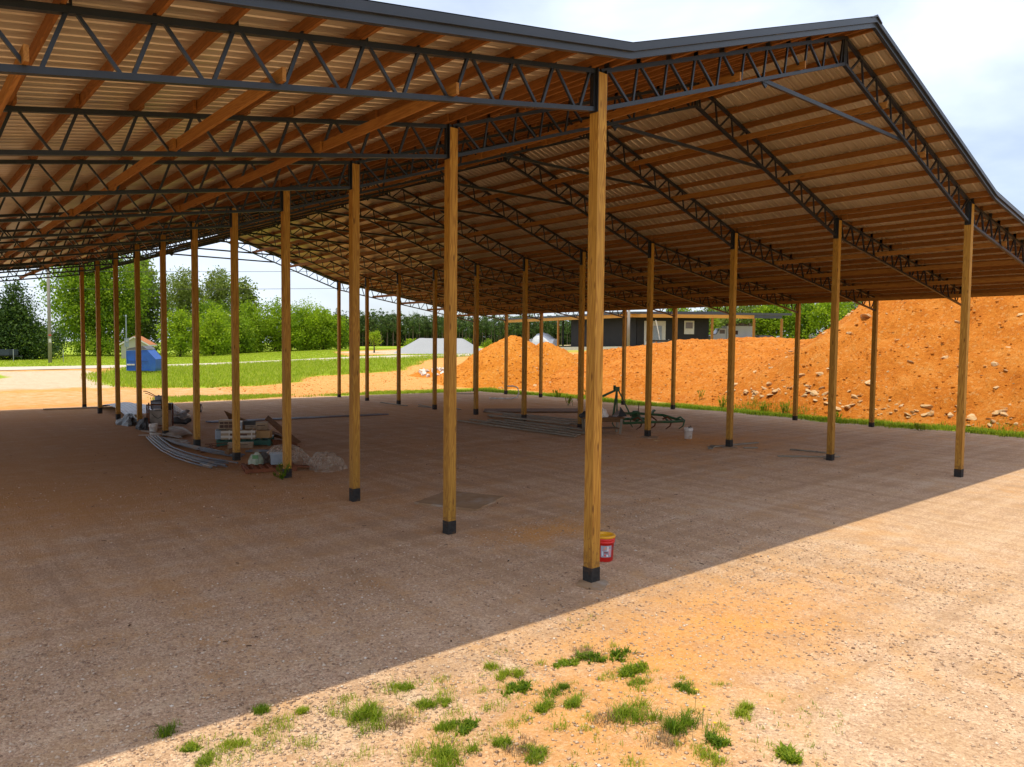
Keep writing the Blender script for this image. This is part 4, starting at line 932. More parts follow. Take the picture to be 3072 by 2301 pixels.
for k, (y, x0, x1) in enumerate(((18.6, 12.4, 15.6), (14.6, 12.6, 15.4))):
    tag(MB().box(((x0+x1)/2, y, .015), (x1-x0, .09, .05)).build('bearer', M['gwood']), ('bearer under the far end of the lumber', 'bearer under the near end of the lumber')[k], 'board')
slab('plywood_sheet', [(15.6, 22.6, .03), (20.0, 19.6, .03), (21.2, 21.2, .03), (16.8, 24.0, .03)], .03, 'plywood', 'flat brown plywood sheet on the ground behind the lumber')
for (x, y, l, a, w, lb) in ((14.5, 29.6, 2.9, 1.55, .16, 'pale flat board at the ninth middle post'), (15.3, 27.5, 1.8, 1.4, .14, 'thin board between the ninth and eighth middle posts'), (14.9, 26.9, 1.0, 1.9, .12, 'short thin board crossing the other near the eighth middle post'), (15.7, 24.9, .8, 1.2, .10, 'small stick near the seventh middle post'),
                           (15.2, 7.5, 2.5, -.15, .14, 'dark board lying across behind the third middle post'), (14.0, 7.6, .9, .5, .16, 'short dark board left of the third middle post'), (15.0, 6.7, .5, -.6, .12, 'small scrap of board right of the third middle post'), (15.9, 4.9, 1.5, -1.4, .12, 'thin board leaning towards the second middle post'), (14.7, 4.4, 2.0, -.7, .10, 'long thin stick at the foot of the second middle post'), (15.2, 4.0, 1.2, .3, .10, 'stick pointing right at the second middle post'), (14.75, 20.9, 1.2, 1.0, .18, 'dark flat piece at the foot of the seventh middle post'),
                           (23.5, 34.6, 1.6, -.5, .2, 'dark plank at the back edge near the verge grass')):
    tag(MB().box((x, y, .03), (l, w, .035), a).build('scrap_board', M['gwood']), lb, 'board')
rock(9.82, 3.09, .15, 'brown clod of clay on the floor in front of the second middle post', k=2, mat=None); rock(13.89, 9.94, .22, 'square grey-brown stone beside the concrete splash', k=4)
# tubular white frame
t = thing('tube_frame', 'white bent tubular frame lying on its side near the back verge', 'frame', (22.6, 29.4, 0), R(-38))
for s in (-.28, .28): MB().tube([(-.9, s, .04), (.5, s, .04), (.85, s, .12), (.98, s, .4), (.9, s, .75), (.6, s, .85), (.25, s, .84)], .03, 8).build('side_tube', M['white'], t, True)
MB().tube([(-.9, -.28, .05), (-.9, .28, .05)], .03, 8).tube([(.25, -.28, .84), (.25, .28, .84)], .03, 8).tube([(-.1, -.28, .05), (-.1, .28, .05)], .03, 8).build('cross_tube', M['white'], t, True)
# low work table with junk and the implements
t = thing('low_table', 'low rough wooden table piled with junk behind the front post', 'table', (14.1, 12.9, 0), R(-35))
MB().box((0, 0, .64), (1.7, .8, .05)).build('top', M['plywood'], t)
for a in (-1, 1):
    for b in (-1, 1): MB().bar((a*.68, b*.3, 0), (a*.74, b*.32, .62), .09, .09).build('leg', M['gwood'], t)
MB().box((0, -.33, .54), (1.5, .03, .14)).box((0, .33, .54), (1.5, .03, .14)).build('apron', M['plywood'], t); MB().box((0, 0, .20), (1.36, .56, .03)).build('lower_shelf', M['plywood'], t)
lump('feed_bag', (14.0, 12.9, .665), (.40, .26, 0), .34, M['white'], 'crumpled white plastic bag on the low table', 'bag', 31, .5)
lump('dark_sack', (13.6, 13.2, .665), (.40, .3, 0), .26, M['black'], 'black sack left of the white bag on the table', 'bag', 33, .4)
tag(MB().bar((14.35, 12.45, .70), (14.9, 12.75, .86), .16, .02).bar((14.4, 12.42, .71), (14.9, 12.68, .74), .05, .03).build('metal_strips', M['zinc']), 'shiny metal strips at the right end of the table', 'metal strip')
tag(MB().extrude([(14.7, 12.5, .67), (14.95, 12.3, .67), (14.72, 12.45, 1.05)], (.05, .08, 0)).build('black_wedge', M['black']), 'black pointed plate standing at the table end', 'plate')
t = thing('farm_implement', 'green three-point farm implement with a tall A-frame, left of the fourth middle post', 'farm implement', (16.3, 14.2, 0), R(-30))
MB().bar((-1.2, .2, 1.0), (.1, .0, 1.62), .07, .09).bar((.02, -.28, .35), (.1, 0, 1.62), .06, .08).bar((.02, .28, .35), (.1, 0, 1.62), .06, .08).bar((.15, .0, 1.62), (.75, .0, .45), .06, .05).bar((-1.2, .2, 1.0), (-1.1, .1, .3), .05, .06).build('a_frame', M['green'], t)
MB().box((.1, 0, 1.64), (.20, .12, .20)).lathe([(0, 1.55), (.06, 1.55), (.06, 1.80), (0, 1.80)], 12, (.02, .1, 0)).build('hitch_head', M['green'], t)
MB().bar((-1.3, .05, .32), (1.35, -.05, .34), .12, .12).bar((.9, -.4, .3), (.9, .4, .3), .1, .1).build('tool_bar', M['green'], t)
for k in range(3): MB().tube([(-.9+k*.8, 0, .34), (-.95+k*.8, -.28, .36), (-1.02+k*.8, -.40, .18), (-.94+k*.8, -.52, .02)], [.035, .03, .028, .02], 6).build('tine', M['green'], t)
g = MB().lathe([(0, .25), (.16, .25), (.2, .32), (.2, .58), (.14, .68), (0, .68)], 18, (1.0, .05, 0)).build('gear_box', M['green'], t); MB().tube([(1.1, .05, .66), (1.14, .05, 1.02)], .02, 8).build('lever', M['rust'], g)
t = thing('cultivator_frame', 'green cultivator frame lying flat with curved red-brown tines, right of the fourth middle post', 'farm implement', (16.9, 12.6, 0), R(-33))
MB().tube([(-1.4, .55, .62), (-.5, .55, .62), (.6, .35, .56), (1.35, 0, .34)], .055, 8).tube([(-1.4, -.45, .30), (-.3, -.42, .34), (.7, -.3, .34), (1.35, 0, .34)], .055, 8).build('side_rail', M['green'], t)
MB().bar((-.5, -.45, .35), (-.5, .55, .60), .07, .07).bar((.6, -.30, .36), (.6, .35, .55), .06, .06).bar((-1.35, -.45, .30), (-1.35, .55, .6), .08, .08).bar((.1, .45, .62), (.25, .45, .78), .2, .05).build('cross_member', M['green'], t)
for k, (x, y) in enumerate(((-.9, -.2), (-.2, .1), (.45, .0), (1.0, -.05))):
    MB().tube([(x, y, .42), (x+.20, y-.06, .52), (x+.38, y-.10, .38), (x+.30, y-.12, .14), (x+.12, y-.12, .02)], [.04, .04, .036, .032, .02], 7).build('tine', M['rust'] if k != 3 else M['green'], t)
# ------------------------------------------------------------------ beyond the barn
t = thing('clay_pipe', 'orange clay drain pipe lying on the left flank of the pointed clay heap', 'pipe', (34.6, 48.8, 1.25), R(-52)); t.rotation_euler = (R(-8), R(-14), R(38))
M['claypipe'] = plain('clay_pipe', (.42, .15, .05), (.34, .11, .04), 3, .8, 0, .2, .1)
MB().tube([(0, 0, 0), (2.3, 0, 0)], .42, 22, False).tube([(2.0, 0, 0), (2.35, 0, 0)], .47, 22, False).tube([(0, 0, 0), (2.3, 0, 0)], .36, 22, False).add([(0, f*math.cos(a*.2856), f*math.sin(a*.2856)) for f in (.36, .42) for a in range(22)], [(a, (a+1) % 22, 22+(a+1) % 22, 22+a) for a in range(22)]).build('barrel', M['claypipe'], t, True)
t = thing('clay_pipe', 'second orange pipe piece behind, with a broken dark end', 'pipe', (35.6, 50.0, 1.75)); t.rotation_euler = (0, R(-6), R(20))
MB().tube([(0, 0, 0), (1.6, 0, 0)], .40, 20, False).tube([(0, 0, 0), (1.6, 0, 0)], .35, 20, False).build('barrel', M['claypipe'], t, True)
M['rubble'] = plain('white_rubble', (.72, .68, .62), (.55, .48, .40), 3, .9, 0, .2, .4, dirt=(.5, .25, .1))
RB = [rock_mesh('rubble', 90+k, .8, M['rubble']) for k in range(4)]
for k in range(26):
    o = bpy.data.objects.new('rubble_piece', RB[k % 4]); C.objects.link(o); s = rnd.uniform(.12, .36)
    x, y = 31.4+rnd.gauss(0, .8), 50.6+rnd.gauss(0, .5); o.scale = (s*rnd.uniform(.8, 1.7), s, s*rnd.uniform(.5, 1)); o.rotation_euler = (rnd.uniform(0, 3), rnd.uniform(0, 3), rnd.uniform(0, 6)); o.location = (x, y, max(spoil(x, y), terrain(x, y))+s*.25)
    tag(o, 'chunk of white rubble in the heap left of the clay pipe', 'rubble', 'white rubble chunks')
# dumpster
M['blue'] = plain('blue_paint', (.010, .095, .40), (.008, .072, .31), 2.5, .45, .1, .5, .1, dirt=(.03, .12, .33))
gx_, gy_ = 9.4, 62.4; DZ = terrain(gx_, gy_)
t = thing('dumpster', 'blue steel dumpster with a grey lid standing in the long grass', 'dumpster', (gx_, gy_, DZ+.12), R(-39)); t.scale = (.88, .9, 1.16)
side = [(-.95, .12), (.95, .12), (.95, 1.05), (.18, 1.62), (-.95, 1.72)]
m = MB().extrude([(-1.05, y*1.0, z) for y, z in [(-.75, .12), (.75, .12), (.75, 1.25), (.55, 1.62), (-.75, 1.62)]], (2.1, 0, 0))
# profile runs left to right in the picture: sloped front on the right
m = MB().extrude([(x*1.45, -.85, z) for x, z in [(-.95, .12), (.92, .12), (.98, .3), (.98, 1.0), (.40, 1.70), (-.95, 1.62)]], (0, 1.7, 0))
m.build('body', M['blue'], t)
MB().box((-.28, -.87, .88), (1.9, .05, .05)).box((-.30, -.87, .18), (2.0, .05, .08)).box((-1.36, -.86, .85), (.06, .05, 1.4)).box((-.9, -.875, .5), (.8, .03, .12)).build('rib', M['blue'], t)
MB().box((-.95, -.89, .58), (.75, .06, .10)).build('fork_pocket', M['white'], t)
MB().extrude([(-1.42, -.9, 1.66), (.62, -.9, 1.75), (.2, -.9, 1.98), (-1.1, -.9, 1.80)], (0, 1.8, 0)).build('lid', plain('grey_lid', (.12, .12, .125), (.07, .07, .075), 3, .5), t)
# shed
M['siding'] = plain('tan_siding', (.45, .40, .32), (.38, .33, .26), 1.5, .8, 0, .2, 0)
def siding_mat():
    tt = NT('lap_siding'); c = tt.n('ShaderNodeTexCoord'); w = tt.n('ShaderNodeTexWave', {'Vector': c.outputs['Object'], 'Scale': 2.2}, bands_direction='Z', wave_profile='SAW')
    tt.bump(w.outputs['Fac'], .6, .03); return tt.fin((.46, .42, .35), .7, 0, .3)
M['lap'] = siding_mat(); M['shingle'] = plain('orange_shingle', (.46, .18, .075), (.36, .13, .055), 5, .9, 0, .2, .4, (1, 6, 1))
M['whitetrim'] = plain('white_trim', (.72, .70, .66)); 
sx, sy = 18.2, 99.3; t = thing('small_shed', 'small tan shed with an orange gabled roof behind the dumpster', 'shed', (sx, sy, terrain(sx, sy)-.1), R(-28)); t.scale = (.77, .77, .80)
W2, Lh, eh, ph = 2.1, 4.2, 2.55, 3.75
m = MB().extrude([(-W2-.7, -1.6, 0), (W2-.7, -1.6, 0), (W2-.7, -1.6, eh), (-.7, -1.6, ph-.05), (-W2-.7, -1.6, eh)], (0, Lh, 0)); m.build('wall', M['lap'], t)
rf_ = MB()
for s in (-1, 1): rf_.extrude([(-.7, -1.95, ph), (s*(W2+.35)-.7, -1.95, eh-.18), (s*(W2+.35)-.7, -1.95, eh-.08), (-.7, -1.95, ph+.12)], (0, Lh+.7, 0))
rf_ = rf_.build('roof', M['shingle'], t)
fm = MB()
for s in (-1, 1): fm.bar((-.7, -1.98, ph-.06), (s*(W2+.36)-.7, -1.98, eh-.24), .05, .2, (0, 0, 1))
fm.box((W2-.33, .5, eh-.2), (.04, Lh+.7, .16)).build('white_trim', M['whitetrim'], rf_)
MB().box((.2, -1.615, 1.0), (1.0, .03, 2.0)).build('door', M['siding'], t)
# meter pole
t = thing('meter_pole', 'thin white service pole with a grey meter box left of the shed', 'service pole', (15.3, 94.6, terrain(15.3, 94.6)-.1)); t.scale = (.8, .8, .78)
MB().tube([(0, 0, 0), (0, 0, 7.0)], .085, 10).build('pole', M['greyplastic'], t); MB().lathe([(0, 6.95), (.13, 7.0), (.16, 7.12), (.10, 7.3), (0, 7.34)], 12).build('weather_head', M['greyplastic'], t)
bx = MB().box((.0, -.16, 2.9), (.62, .22, 1.4)).build('meter_box', M['greyplastic'], t); MB().lathe([(0, 0), (.16, 0), (.15, .12), (0, .14)], 16).build('meter_dial', M['zinc'], bx).matrix_local = Matrix.Translation((0, -.27, 3.1)) @ Matrix.Rotation(R(90), 4, 'X')
# utility pole with wires
M['polewood'] = plain('grey_pole_wood', (.30, .27, .24), (.22, .195, .17), 6, .9, 0, .2, .3, (1, 1, .12))
ux, uy = 5.87, 86.47; uz = terrain(ux, uy); t = thing('utility_pole', 'tall grey wooden utility pole beside the dark evergreen', 'utility pole', (ux, uy, uz-.2))
MB().tube([(0, 0, 0), (0, 0, 12.2)], [.19, .13], 14).build('pole', M['polewood'], t, True)
MB().box((-.16, -.05, 10.1), (.18, .16, .16)).tube([(0, 0, 10.25), (.05, 0, 9.2)], .012, 6).build('bracket', M['steel'], t); MB().box((.0, -.19, 2.6), (.24, .03, .42)).build('sign_plate', M['white'], t); MB().box((0, -.185, 3.2), (.26, .03, .10)).build('warning_band', M['red'], t)
for (za, zb, lb) in ((8.0, 9.1, 'lower overhead wire running right from the grey utility pole'), (9.9, 10.9, 'upper overhead wire running right from the grey utility pole')):
    pts = []
    for i in range(25):
        q = i/24; pts.append((ux+q*70, uy-q*56, uz+za+(zb+1.6-za)*q-1.2*4*q*(1-q)*.5))
    tag(MB().tube(pts, .022, 6).build('overhead_wire', M['black']), lb, 'wire')
tag(MB().tube([(ux, uy, uz+8.2), (ux-6, uy+4.5, uz+8.0), (ux-14, uy+11, uz+8.3)], .022, 6).build('overhead_wire', M['black']), 'overhead wire running left from the utility pole past the evergreen', 'wire')
for k, (x, y, h) in enumerate(((7.2, 87.0, 1.35), (3.0, 90.5, 1.3), (11.6, 100, 2.6))):
    tag(MB().tube([(x, y, terrain(x, y)-.1), (x, y, terrain(x, y)+h)], .035, 8).lathe([(0, h), (.05, h), (.04, h+.05), (0, h+.06)], 10, (x, y, terrain(x, y))).build('fence_stake', M['zinc']), ('thin metal stake right of the utility pole', 'thin metal stake between the evergreen and the utility pole', 'taller metal stake among the shrubs')[k], 'stake')
# parked trailer at far left
M['navy'] = plain('navy_paint', (.025, .035, .055), (.02, .026, .04), 3, .5)
tx, ty = 2.4, 96.2; t = thing('flat_trailer', 'low dark blue trailer with a solid side panel under the evergreen at the left edge', 'trailer', (tx-.6, ty-.2, terrain(tx, ty)), R(-40))
MB().box((0, 0, .95), (4.4, 1.6, .62)).build('side_panel', M['navy'], t); MB().bar((-2.2, 0, .55), (3.2, 0, .5), .12, .12).box((0, 0, .58), (4.2, 1.5, .08)).build('chassis', M['steel'], t)
for s in (-1, 1):
    w = MB(); ring(w, .27, .10); w = w.build('wheel', M['black'], t, True); w.location = (-.3, s*.88, .36)
    h = MB().lathe([(0, -.06), (.19, -.06), (.19, .06), (0, .06)], 16).build('rim', M['zinc'], w); h.rotation_euler = (R(90), 0, 0)
# ------------------------------------------------------------------ the dark building at the right
M['dwall'] = plain('charcoal_wall', (.024, .021, .020), (.017, .016, .015), 2, .7, 0, .3, 0)
M['beam'] = wood('orange_beam', (.62, .30, .06), (.52, .23, .04), (.2, .07, .02), 0, .6)
M['droof'] = plain('dark_roofing', (.06, .065, .075), (.05, .052, .06), 2, .45, .2, .5, 0)
M['doorwhite'] = plain('pale_door_frame', (.55, .52, .45), (.48, .45, .38)); M['glass'] = plain('window_glass', (.10, .12, .14), (.14, .16, .18), 1, .12, 0, .6, 0)
P0, P1, P2, P3 = Vector((67.8, 84.0, 0)), Vector((61.6, 52.2, 0)), Vector((69.6, 46.3, 0)), Vector((76.4, 41.0, 0))
bld = thing('dark_building', 'long low charcoal building with an orange timber beam and open pavilion at its left', 'building', (0, 0, 0))
ZB = 6.95
def wallseg(a, b, z0, z1, th, mat, nm, off=0., par=None):
    d = (b-a).normalized(); n = Vector((d.y, -d.x, 0)); p = a+n*off; q = b+n*off
    return MB().bar(p+Vector((0, 0, (z0+z1)/2)), q+Vector((0, 0, (z0+z1)/2)), th, z1-z0).build(nm, M[mat], par or bld)
for a, b in ((P0, P1), (P1, P3)):
    wallseg(a, P2.lerp(P3, .6) if b is P3 else b, ZB, ZB+.42, .12, 'beam', 'beam')
wallseg(P2.lerp(P3, .6), P3, ZB+.05, ZB+.42, .12, 'droof', 'beam')
dn = lambda a, b: Vector((-(b-a).y, (b-a).x, 0)).normalized()
n1 = dn(P0, P1)*1; n2 = dn(P1, P3)
if n1.x < 0: n1 = -n1
if n2.y < 0: n2 = -n2
def roof(a, b, n, dpt, z, rise, ov):
    d = (b-a).normalized(); a2, b2 = a-d*ov-n*.14, b+d*ov-n*.14
    return MB().extrude([a2+Vector((0, 0, z)), b2+Vector((0, 0, z)), b2+n*dpt+Vector((0, 0, z+rise)), a2+n*dpt+Vector((0, 0, z+rise))], (0, 0, .26)).build('roof', M['droof'], bld)
roof(P0, P1, n1, 15, ZB+.42, .45, .5); roof(P1+n2*.4, P3, n2, 13, ZB+.44, .45, 1.2)
for q in (.02, .235, .49, .75, .98):
    p = P0.lerp(P1, q)-n1*.0; g = terrain(p.x, p.y); po = MB().box((p.x, p.y, (g+ZB)/2-.1), (.24, .24, ZB-g+.2)).build('porch_post', M['brace'], bld)
    if q in (.235, .75): MB().tube([(p.x-.3, p.y+.1, ZB+.3), (p.x-.25, p.y+.1, ZB-.1), (p.x-.2, p.y+.15, ZB-.4), (p.x-.2, p.y+.15, g)], .05, 8).build('downspout', M['rust'], po)
for p in (P1.lerp(P2, .55), P2.lerp(P1, -.0), P2.lerp(P3, .60), P3):
    g = terrain(p.x, p.y); MB().box((p.x, p.y, (g+ZB)/2-.1), (.24, .24, ZB-g+.2)).build('porch_post', M['brace'], bld)
W0, W1 = P0.lerp(P1, .53)+n1*1.4, P1+n1*1.2+n2*1.6
wallseg(W0, W1, 2.4, ZB+.4, .2, 'dwall', 'wall'); wallseg(W0, W0+n1*9, 2.4, ZB+.4, .2, 'dwall', 'wall'); wallseg(W1, P2+n2*1.6, 2.8, ZB+.4, .2, 'dwall', 'wall'); wallseg(P2+n2*1.6, P2+n2*9, 2.8, ZB+.4, .2, 'dwall', 'wall')
wallseg(P0+n1*8, W0+n1*8, 2.4, 3.4, .2, 'dwall', 'wall')
for q in (.15, .4): 
    p = P0.lerp(P1, q)+n1*8; MB().box((p.x, p.y, 5), (.2, .2, 5)).build('porch_post', M['steel'], bld)
for q0, q1 in ((.26, .62),):
    a, b = W1.lerp(P2+n2*1.6, .10), W1.lerp(P2+n2*1.6, .40); fr = wallseg(a, b, 3.2, ZB-.35, .06, 'doorwhite', 'door_frame', .16)
    c0, c1 = a.lerp(b, .42), a.lerp(b, .82); wallseg(c0, c1, 3.2, ZB-.95, .05, 'greyplastic', 'door', .22, fr)
a, b = W1.lerp(P2+n2*1.6, .66), W1.lerp(P2+n2*1.6, .80); fr = wallseg(a, b, 5.0, ZB-.3, .06, 'doorwhite', 'window', .16); wallseg(a.lerp(b, .15), a.lerp(b, .85), 5.7, ZB-.5, .04, 'glass', 'pane', .21, fr)
po_ = []
def pole(p, h, r, mat, lb):
    g = surf(p[0], p[1]); tag(MB().tube([(p[0], p[1], g-.2), (p[0], p[1], g+h)], [r, r*.85], 12).lathe([(0, h), (r*.85, h), (r*.6, h+.06), (0, h+.07)], 12, (p[0], p[1], g)).build('wooden_pole', M[mat], None, True), lb, 'pole')
pole((59.6, 51.0), 5.6, .19, 'polewood', 'grey round pole in front of the building corner'); pole((60.6, 45.0), 5.6, .27, 'brace', 'thick brown pole in front of the porch, right of the pale door')
# porch floor
tag(MB().extrude([P0-n1*1.2+Vector((0, 0, 2.55)), P1-n1*1.6+Vector((0, 0, 2.95)), P1+n1*3+Vector((0, 0, 2.95)), P0+n1*9+Vector((0, 0, 2.6))], (0, 0, .45)).build('porch_slab', plain('pale_slab', (.52, .48, .42), (.44, .40, .34), 2, .9)), 'pale concrete apron under the pavilion of the dark building', 'slab')
# tarp-covered boat in the pavilion
M['greytarp'] = plain('grey_tarp', (.66, .67, .70), (.55, .56, .59), 2, .6, 0, .3, .4)
d = (P1-P0).normalized()
bt = P0.lerp(P1, .325)+n1*1.2; ang = math.atan2(d.y, d.x); t = thing('covered_boat', 'boat on a trailer wrapped in a silvery grey tarp under the pavilion', 'boat', (bt.x, bt.y, 3.0), ang)
v, f = [], []; nn = 16; kk = 14
for i in range(nn+1):
    q = i/nn; X = -2.6+5.4*q; hh = 1.05+.95*math.sin(math.pi*min(1, q*1.05+.12))**.8*(1-.25*q); ww = .35+.95*math.sin(math.pi*min(.97, .16+q*.78))
    for j in range(kk+1):
        a = math.pi*j/kk; v.append((X, -ww*math.cos(a)*(1+.06*noise.noise(Vector((X*2, j*.7, 0)))), .35+(hh+.08*noise.noise(Vector((X*1.7, j*.5, 4))))*math.sin(a)**.75))
for i in range(nn):
    for j in range(kk): f.append((i*(kk+1)+j, i*(kk+1)+j+1, (i+1)*(kk+1)+j+1, (i+1)*(kk+1)+j))
f += [tuple(range(kk, -1, -1)), tuple(nn*(kk+1)+j for j in range(kk+1))]
obj('tarp_cover', v, f, M['greytarp'], t, False); MB().extrude([(.3, -1.32, 1.2), (1.2, -1.28, 1.5), (2.0, -1.22, .2), (1.3, -1.36, .0)], (0, .08, 0)).build('loose_flap', M['white'], t); MB().bar((-3.4, 0, .32), (2.4, 0, .32), .12, .12).build('trailer_beam', M['steel'], t)
for s in (-1, 1):
    w = MB(); ring(w, .25, .09); w = w.build('wheel', M['black'], t, True); w.location = (.6, s*1.0, .32)
lump('covered_load', (bt.x-d.x*3.6, bt.y-d.y*3.6, 3.0), (.9, 1.7, 0), 1.35, M['white'], 'second low load under an off-white tarp, left of the boat', 'covered load', 41, .2)
# truck, car and flatbed
def wheel(t, x, y, z, r):
    w = MB(); ring(w, r*.72, r*.28); w = w.build('wheel', M['black'], t, True); w.location = (x, y, z)
    h = MB().lathe([(0, -r*.2), (r*.52, -r*.2), (r*.52, r*.2), (0, r*.2)], 16).build('rim', M['zinc'], w); h.rotation_euler = (R(90), 0, 0)
M['carwhite'] = plain('white_paint', (.72, .73, .74), (.66, .67, .68), 1, .3, 0, .5, 0); M['carblack'] = plain('black_paint', (.012, .012, .014), (.014, .014, .016), 1, .25, 0, .5, 0)
aa = math.atan2((P3-P1).y, (P3-P1).x); tc = Vector((76.6, 48.6)); tz = terrain(*tc)
t = thing('service_truck', 'white truck with a boxy body and things on its roof rack, parked under the carport', 'truck', (tc.x, tc.y, tz), aa)
MB().box((1.2, 0, 1.75), (3.6, 2.1, 1.9)).box((.9, 0, .7), (5.4, 1.7, .25)).build('body', M['carwhite'], t)
cabm = MB().extrude([(-2.7, -.98, .6), (-.65, -.98, .6), (-.65, -.98, 2.35), (-1.45, -.98, 2.4), (-1.95, -.98, 1.6), (-2.75, -.98, 1.4)], (0, 1.96, 0)).build('cab', M['carwhite'], t)
MB().extrude([(-1.52, -.8, 2.28), (-1.97, -.8, 1.66), (-1.99, -.8, 1.67), (-1.54, -.8, 2.29)], (0, 1.6, 0)).box((-1.2, -.985, 1.95), (.7, .012, .5)).build('windscreen', M['glass'], cabm)
m = MB()
for k in range(8): m.box((-.3+k*.42, rnd.uniform(-.4, .2), 2.83+rnd.uniform(0, .1)), (.34, .3, .26+.12*(k % 3)))
m.bar((-.6, -.9, 2.78), (3.0, -.9, 2.78), .05, .05).bar((-.6, .9, 2.78), (3.0, .9, 2.78), .05, .05).build('roof_load', M['grime'], t)
MB().box((.6, -1.055, 1.85), (.5, .012, .5)).box((-.2, -1.055, 2.0), (.45, .012, .7)).build('side_hatch', M['printdark'], t); MB().box((2.85, -.7, 2.2), (.4, .3, .22)).build('lamp_box', M['doorwhite'], t)
for x in (-1.9, 2.0):
    for s in (-1, 1): wheel(t, x, s*.9, .42, .42)
cc = Vector((76.6, 43.8)); t = thing('black_car', 'black car parked behind the clay bank, half under the carport', 'car', (cc.x, cc.y, terrain(*cc)+.05), aa)
MB().extrude([(-2.2, -.88, .35), (2.2, -.88, .35), (2.25, -.88, .85), (1.7, -.88, 1.0), (-1.3, -.88, 1.0), (-2.25, -.88, .8)], (0, 1.76, 0)).build('body', M['carblack'], t)
g = MB().extrude([(-1.35, -.74, 1.0), (1.75, -.74, 1.0), (1.1, -.74, 1.48), (-.55, -.74, 1.5)], (0, 1.48, 0)).build('cabin', M['carblack'], t); MB().extrude([(-1.0, -.755, 1.04), (1.4, -.755, 1.04), (.95, -.755, 1.42), (-.5, -.755, 1.43)], (0, .012, 0)).build('side_window', M['glass'], g)
for x in (-1.4, 1.4):
    for s in (-1, 1): wheel(t, x, s*.82, .32, .33)
fb = Vector((61.9, 47.6)); t = thing('flatbed_trailer', 'black flatbed trailer with two bent white pipes, before the pale door', 'trailer', (fb.x, fb.y, terrain(*fb)), aa)
MB().box((.4, 0, 1.0), (4.6, 1.7, .22)).build('deck', M['black'], t)
m = MB()
for k in range(9): m.lathe([(0, 0), (.07, 0), (.07, .06), (0, .06)], 8, (-1.6+k*.5, -.8, 1.11))
m.build('rail_cap', M['zinc'], t)
MB().tube([(-2.2, -.5, .6), (-2.1, -.5, 1.3), (-1.8, -.5, 2.0)], .05, 8).tube([(-.6, -.5, 1.1), (-.75, -.5, 2.0), (-1.1, -.5, 3.4)], .05, 8).build('bent_pipe', M['white'], t)
for s in (-1, 1): wheel(t, .6, s*.8, .4, .4)
tag(MB().bar((84, 41.5, 4.9), (96, 36.8, 5.2), .08, .14).bar((84, 41.5, 4.5), (96, 36.8, 4.8), .08, .14).bar((84.2, 41.4, 3.6), (84.2, 41.4, 5.2), .14, .14).bar((90, 39.1, 3.6), (90, 39.1, 5.3), .14, .14).build('rail_fence', M['polewood']), 'short grey rail fence right of the carport', 'fence')

# ------------------------------------------------------------------ trees
def crown(blobs, n, leaf, per=26, flat=.8, rag=.5, seed=0, tone=(.0, 1.), clump=.5, low=-1):
    """leaf faces gathered in clumps spread through the outer part of a set of ellipsoids: (cx, cy, cz, rx, rz)"""
    r = np.random.RandomState(seed); B = np.array(blobs, float); wgt = B[:, 3]**2; wgt /= wgt.sum(); nc = n//per
    b = B[r.choice(len(B), nc, p=wgt)]; d = r.normal(0, 1, (nc, 3)); d /= np.linalg.norm(d, axis=1)[:, None]
    d[:, 2] = np.where(d[:, 2] < low, -d[:, 2], d[:, 2])
    rad = 1-rag*r.rand(nc)**1.6
    c = b[:, :3]+d*np.stack([b[:, 3], b[:, 3], b[:, 4]], 1)*rad[:, None]
    ct = np.clip(r.normal(.5, .24, nc), 0, 1)
    cs = clump*r.uniform(.6, 1.4, nc)
    P = np.repeat(c, per, 0)+r.normal(0, 1, (nc*per, 3))*np.repeat(cs, per)[:, None]*np.array([1, 1, flat])
    m = len(P); A = r.normal(0, 1, (m, 3)); A /= np.linalg.norm(A, axis=1)[:, None]; Bv = np.cross(A, r.normal(0, 1, (m, 3))); Bv /= np.linalg.norm(Bv, axis=1)[:, None]
    s = leaf*r.uniform(.6, 1.3, m)[:, None]
    V = np.stack([P-A*s*.5, P+Bv*s*.36, P+A*s*.5, P-Bv*s*.36], 1).reshape(-1, 3); F = np.arange(m*4).reshape(-1, 4)
    t = tone[0]+(tone[1]-tone[0])*np.clip(np.repeat(ct, per)+r.normal(0, .14, m), 0, 1)
    return V, F, t
def tree_parts(root, blobs, n, leaf, mat, h, tr, seed, bark='bark', **k):
    V, F, t = crown(blobs, n, leaf, seed=seed, **k); obj('crown', V, F, mat, root, tone=t)
    r = random.Random(seed); m = MB(); top = h*.72
    m.tube([(0, 0, -.3), (tr*.3, 0, h*.2), (-tr*.4, tr*.3, h*.45), (0, 0, top)], [tr*1.2, tr*.9, tr*.6, tr*.15], 9)
    for cx, cy, cz, rx, rz in blobs[:9]:
        z0 = min(max(h*.16, cz*.55), top*.9); m.tube([(0, 0, z0), (cx*.5, cy*.5, (z0+cz)/2+.1*h*.3), (cx*.9, cy*.9, cz+rz*.3)], [tr*.45, tr*.28, tr*.07], 6)
    m.build('trunk', M[bark], root)
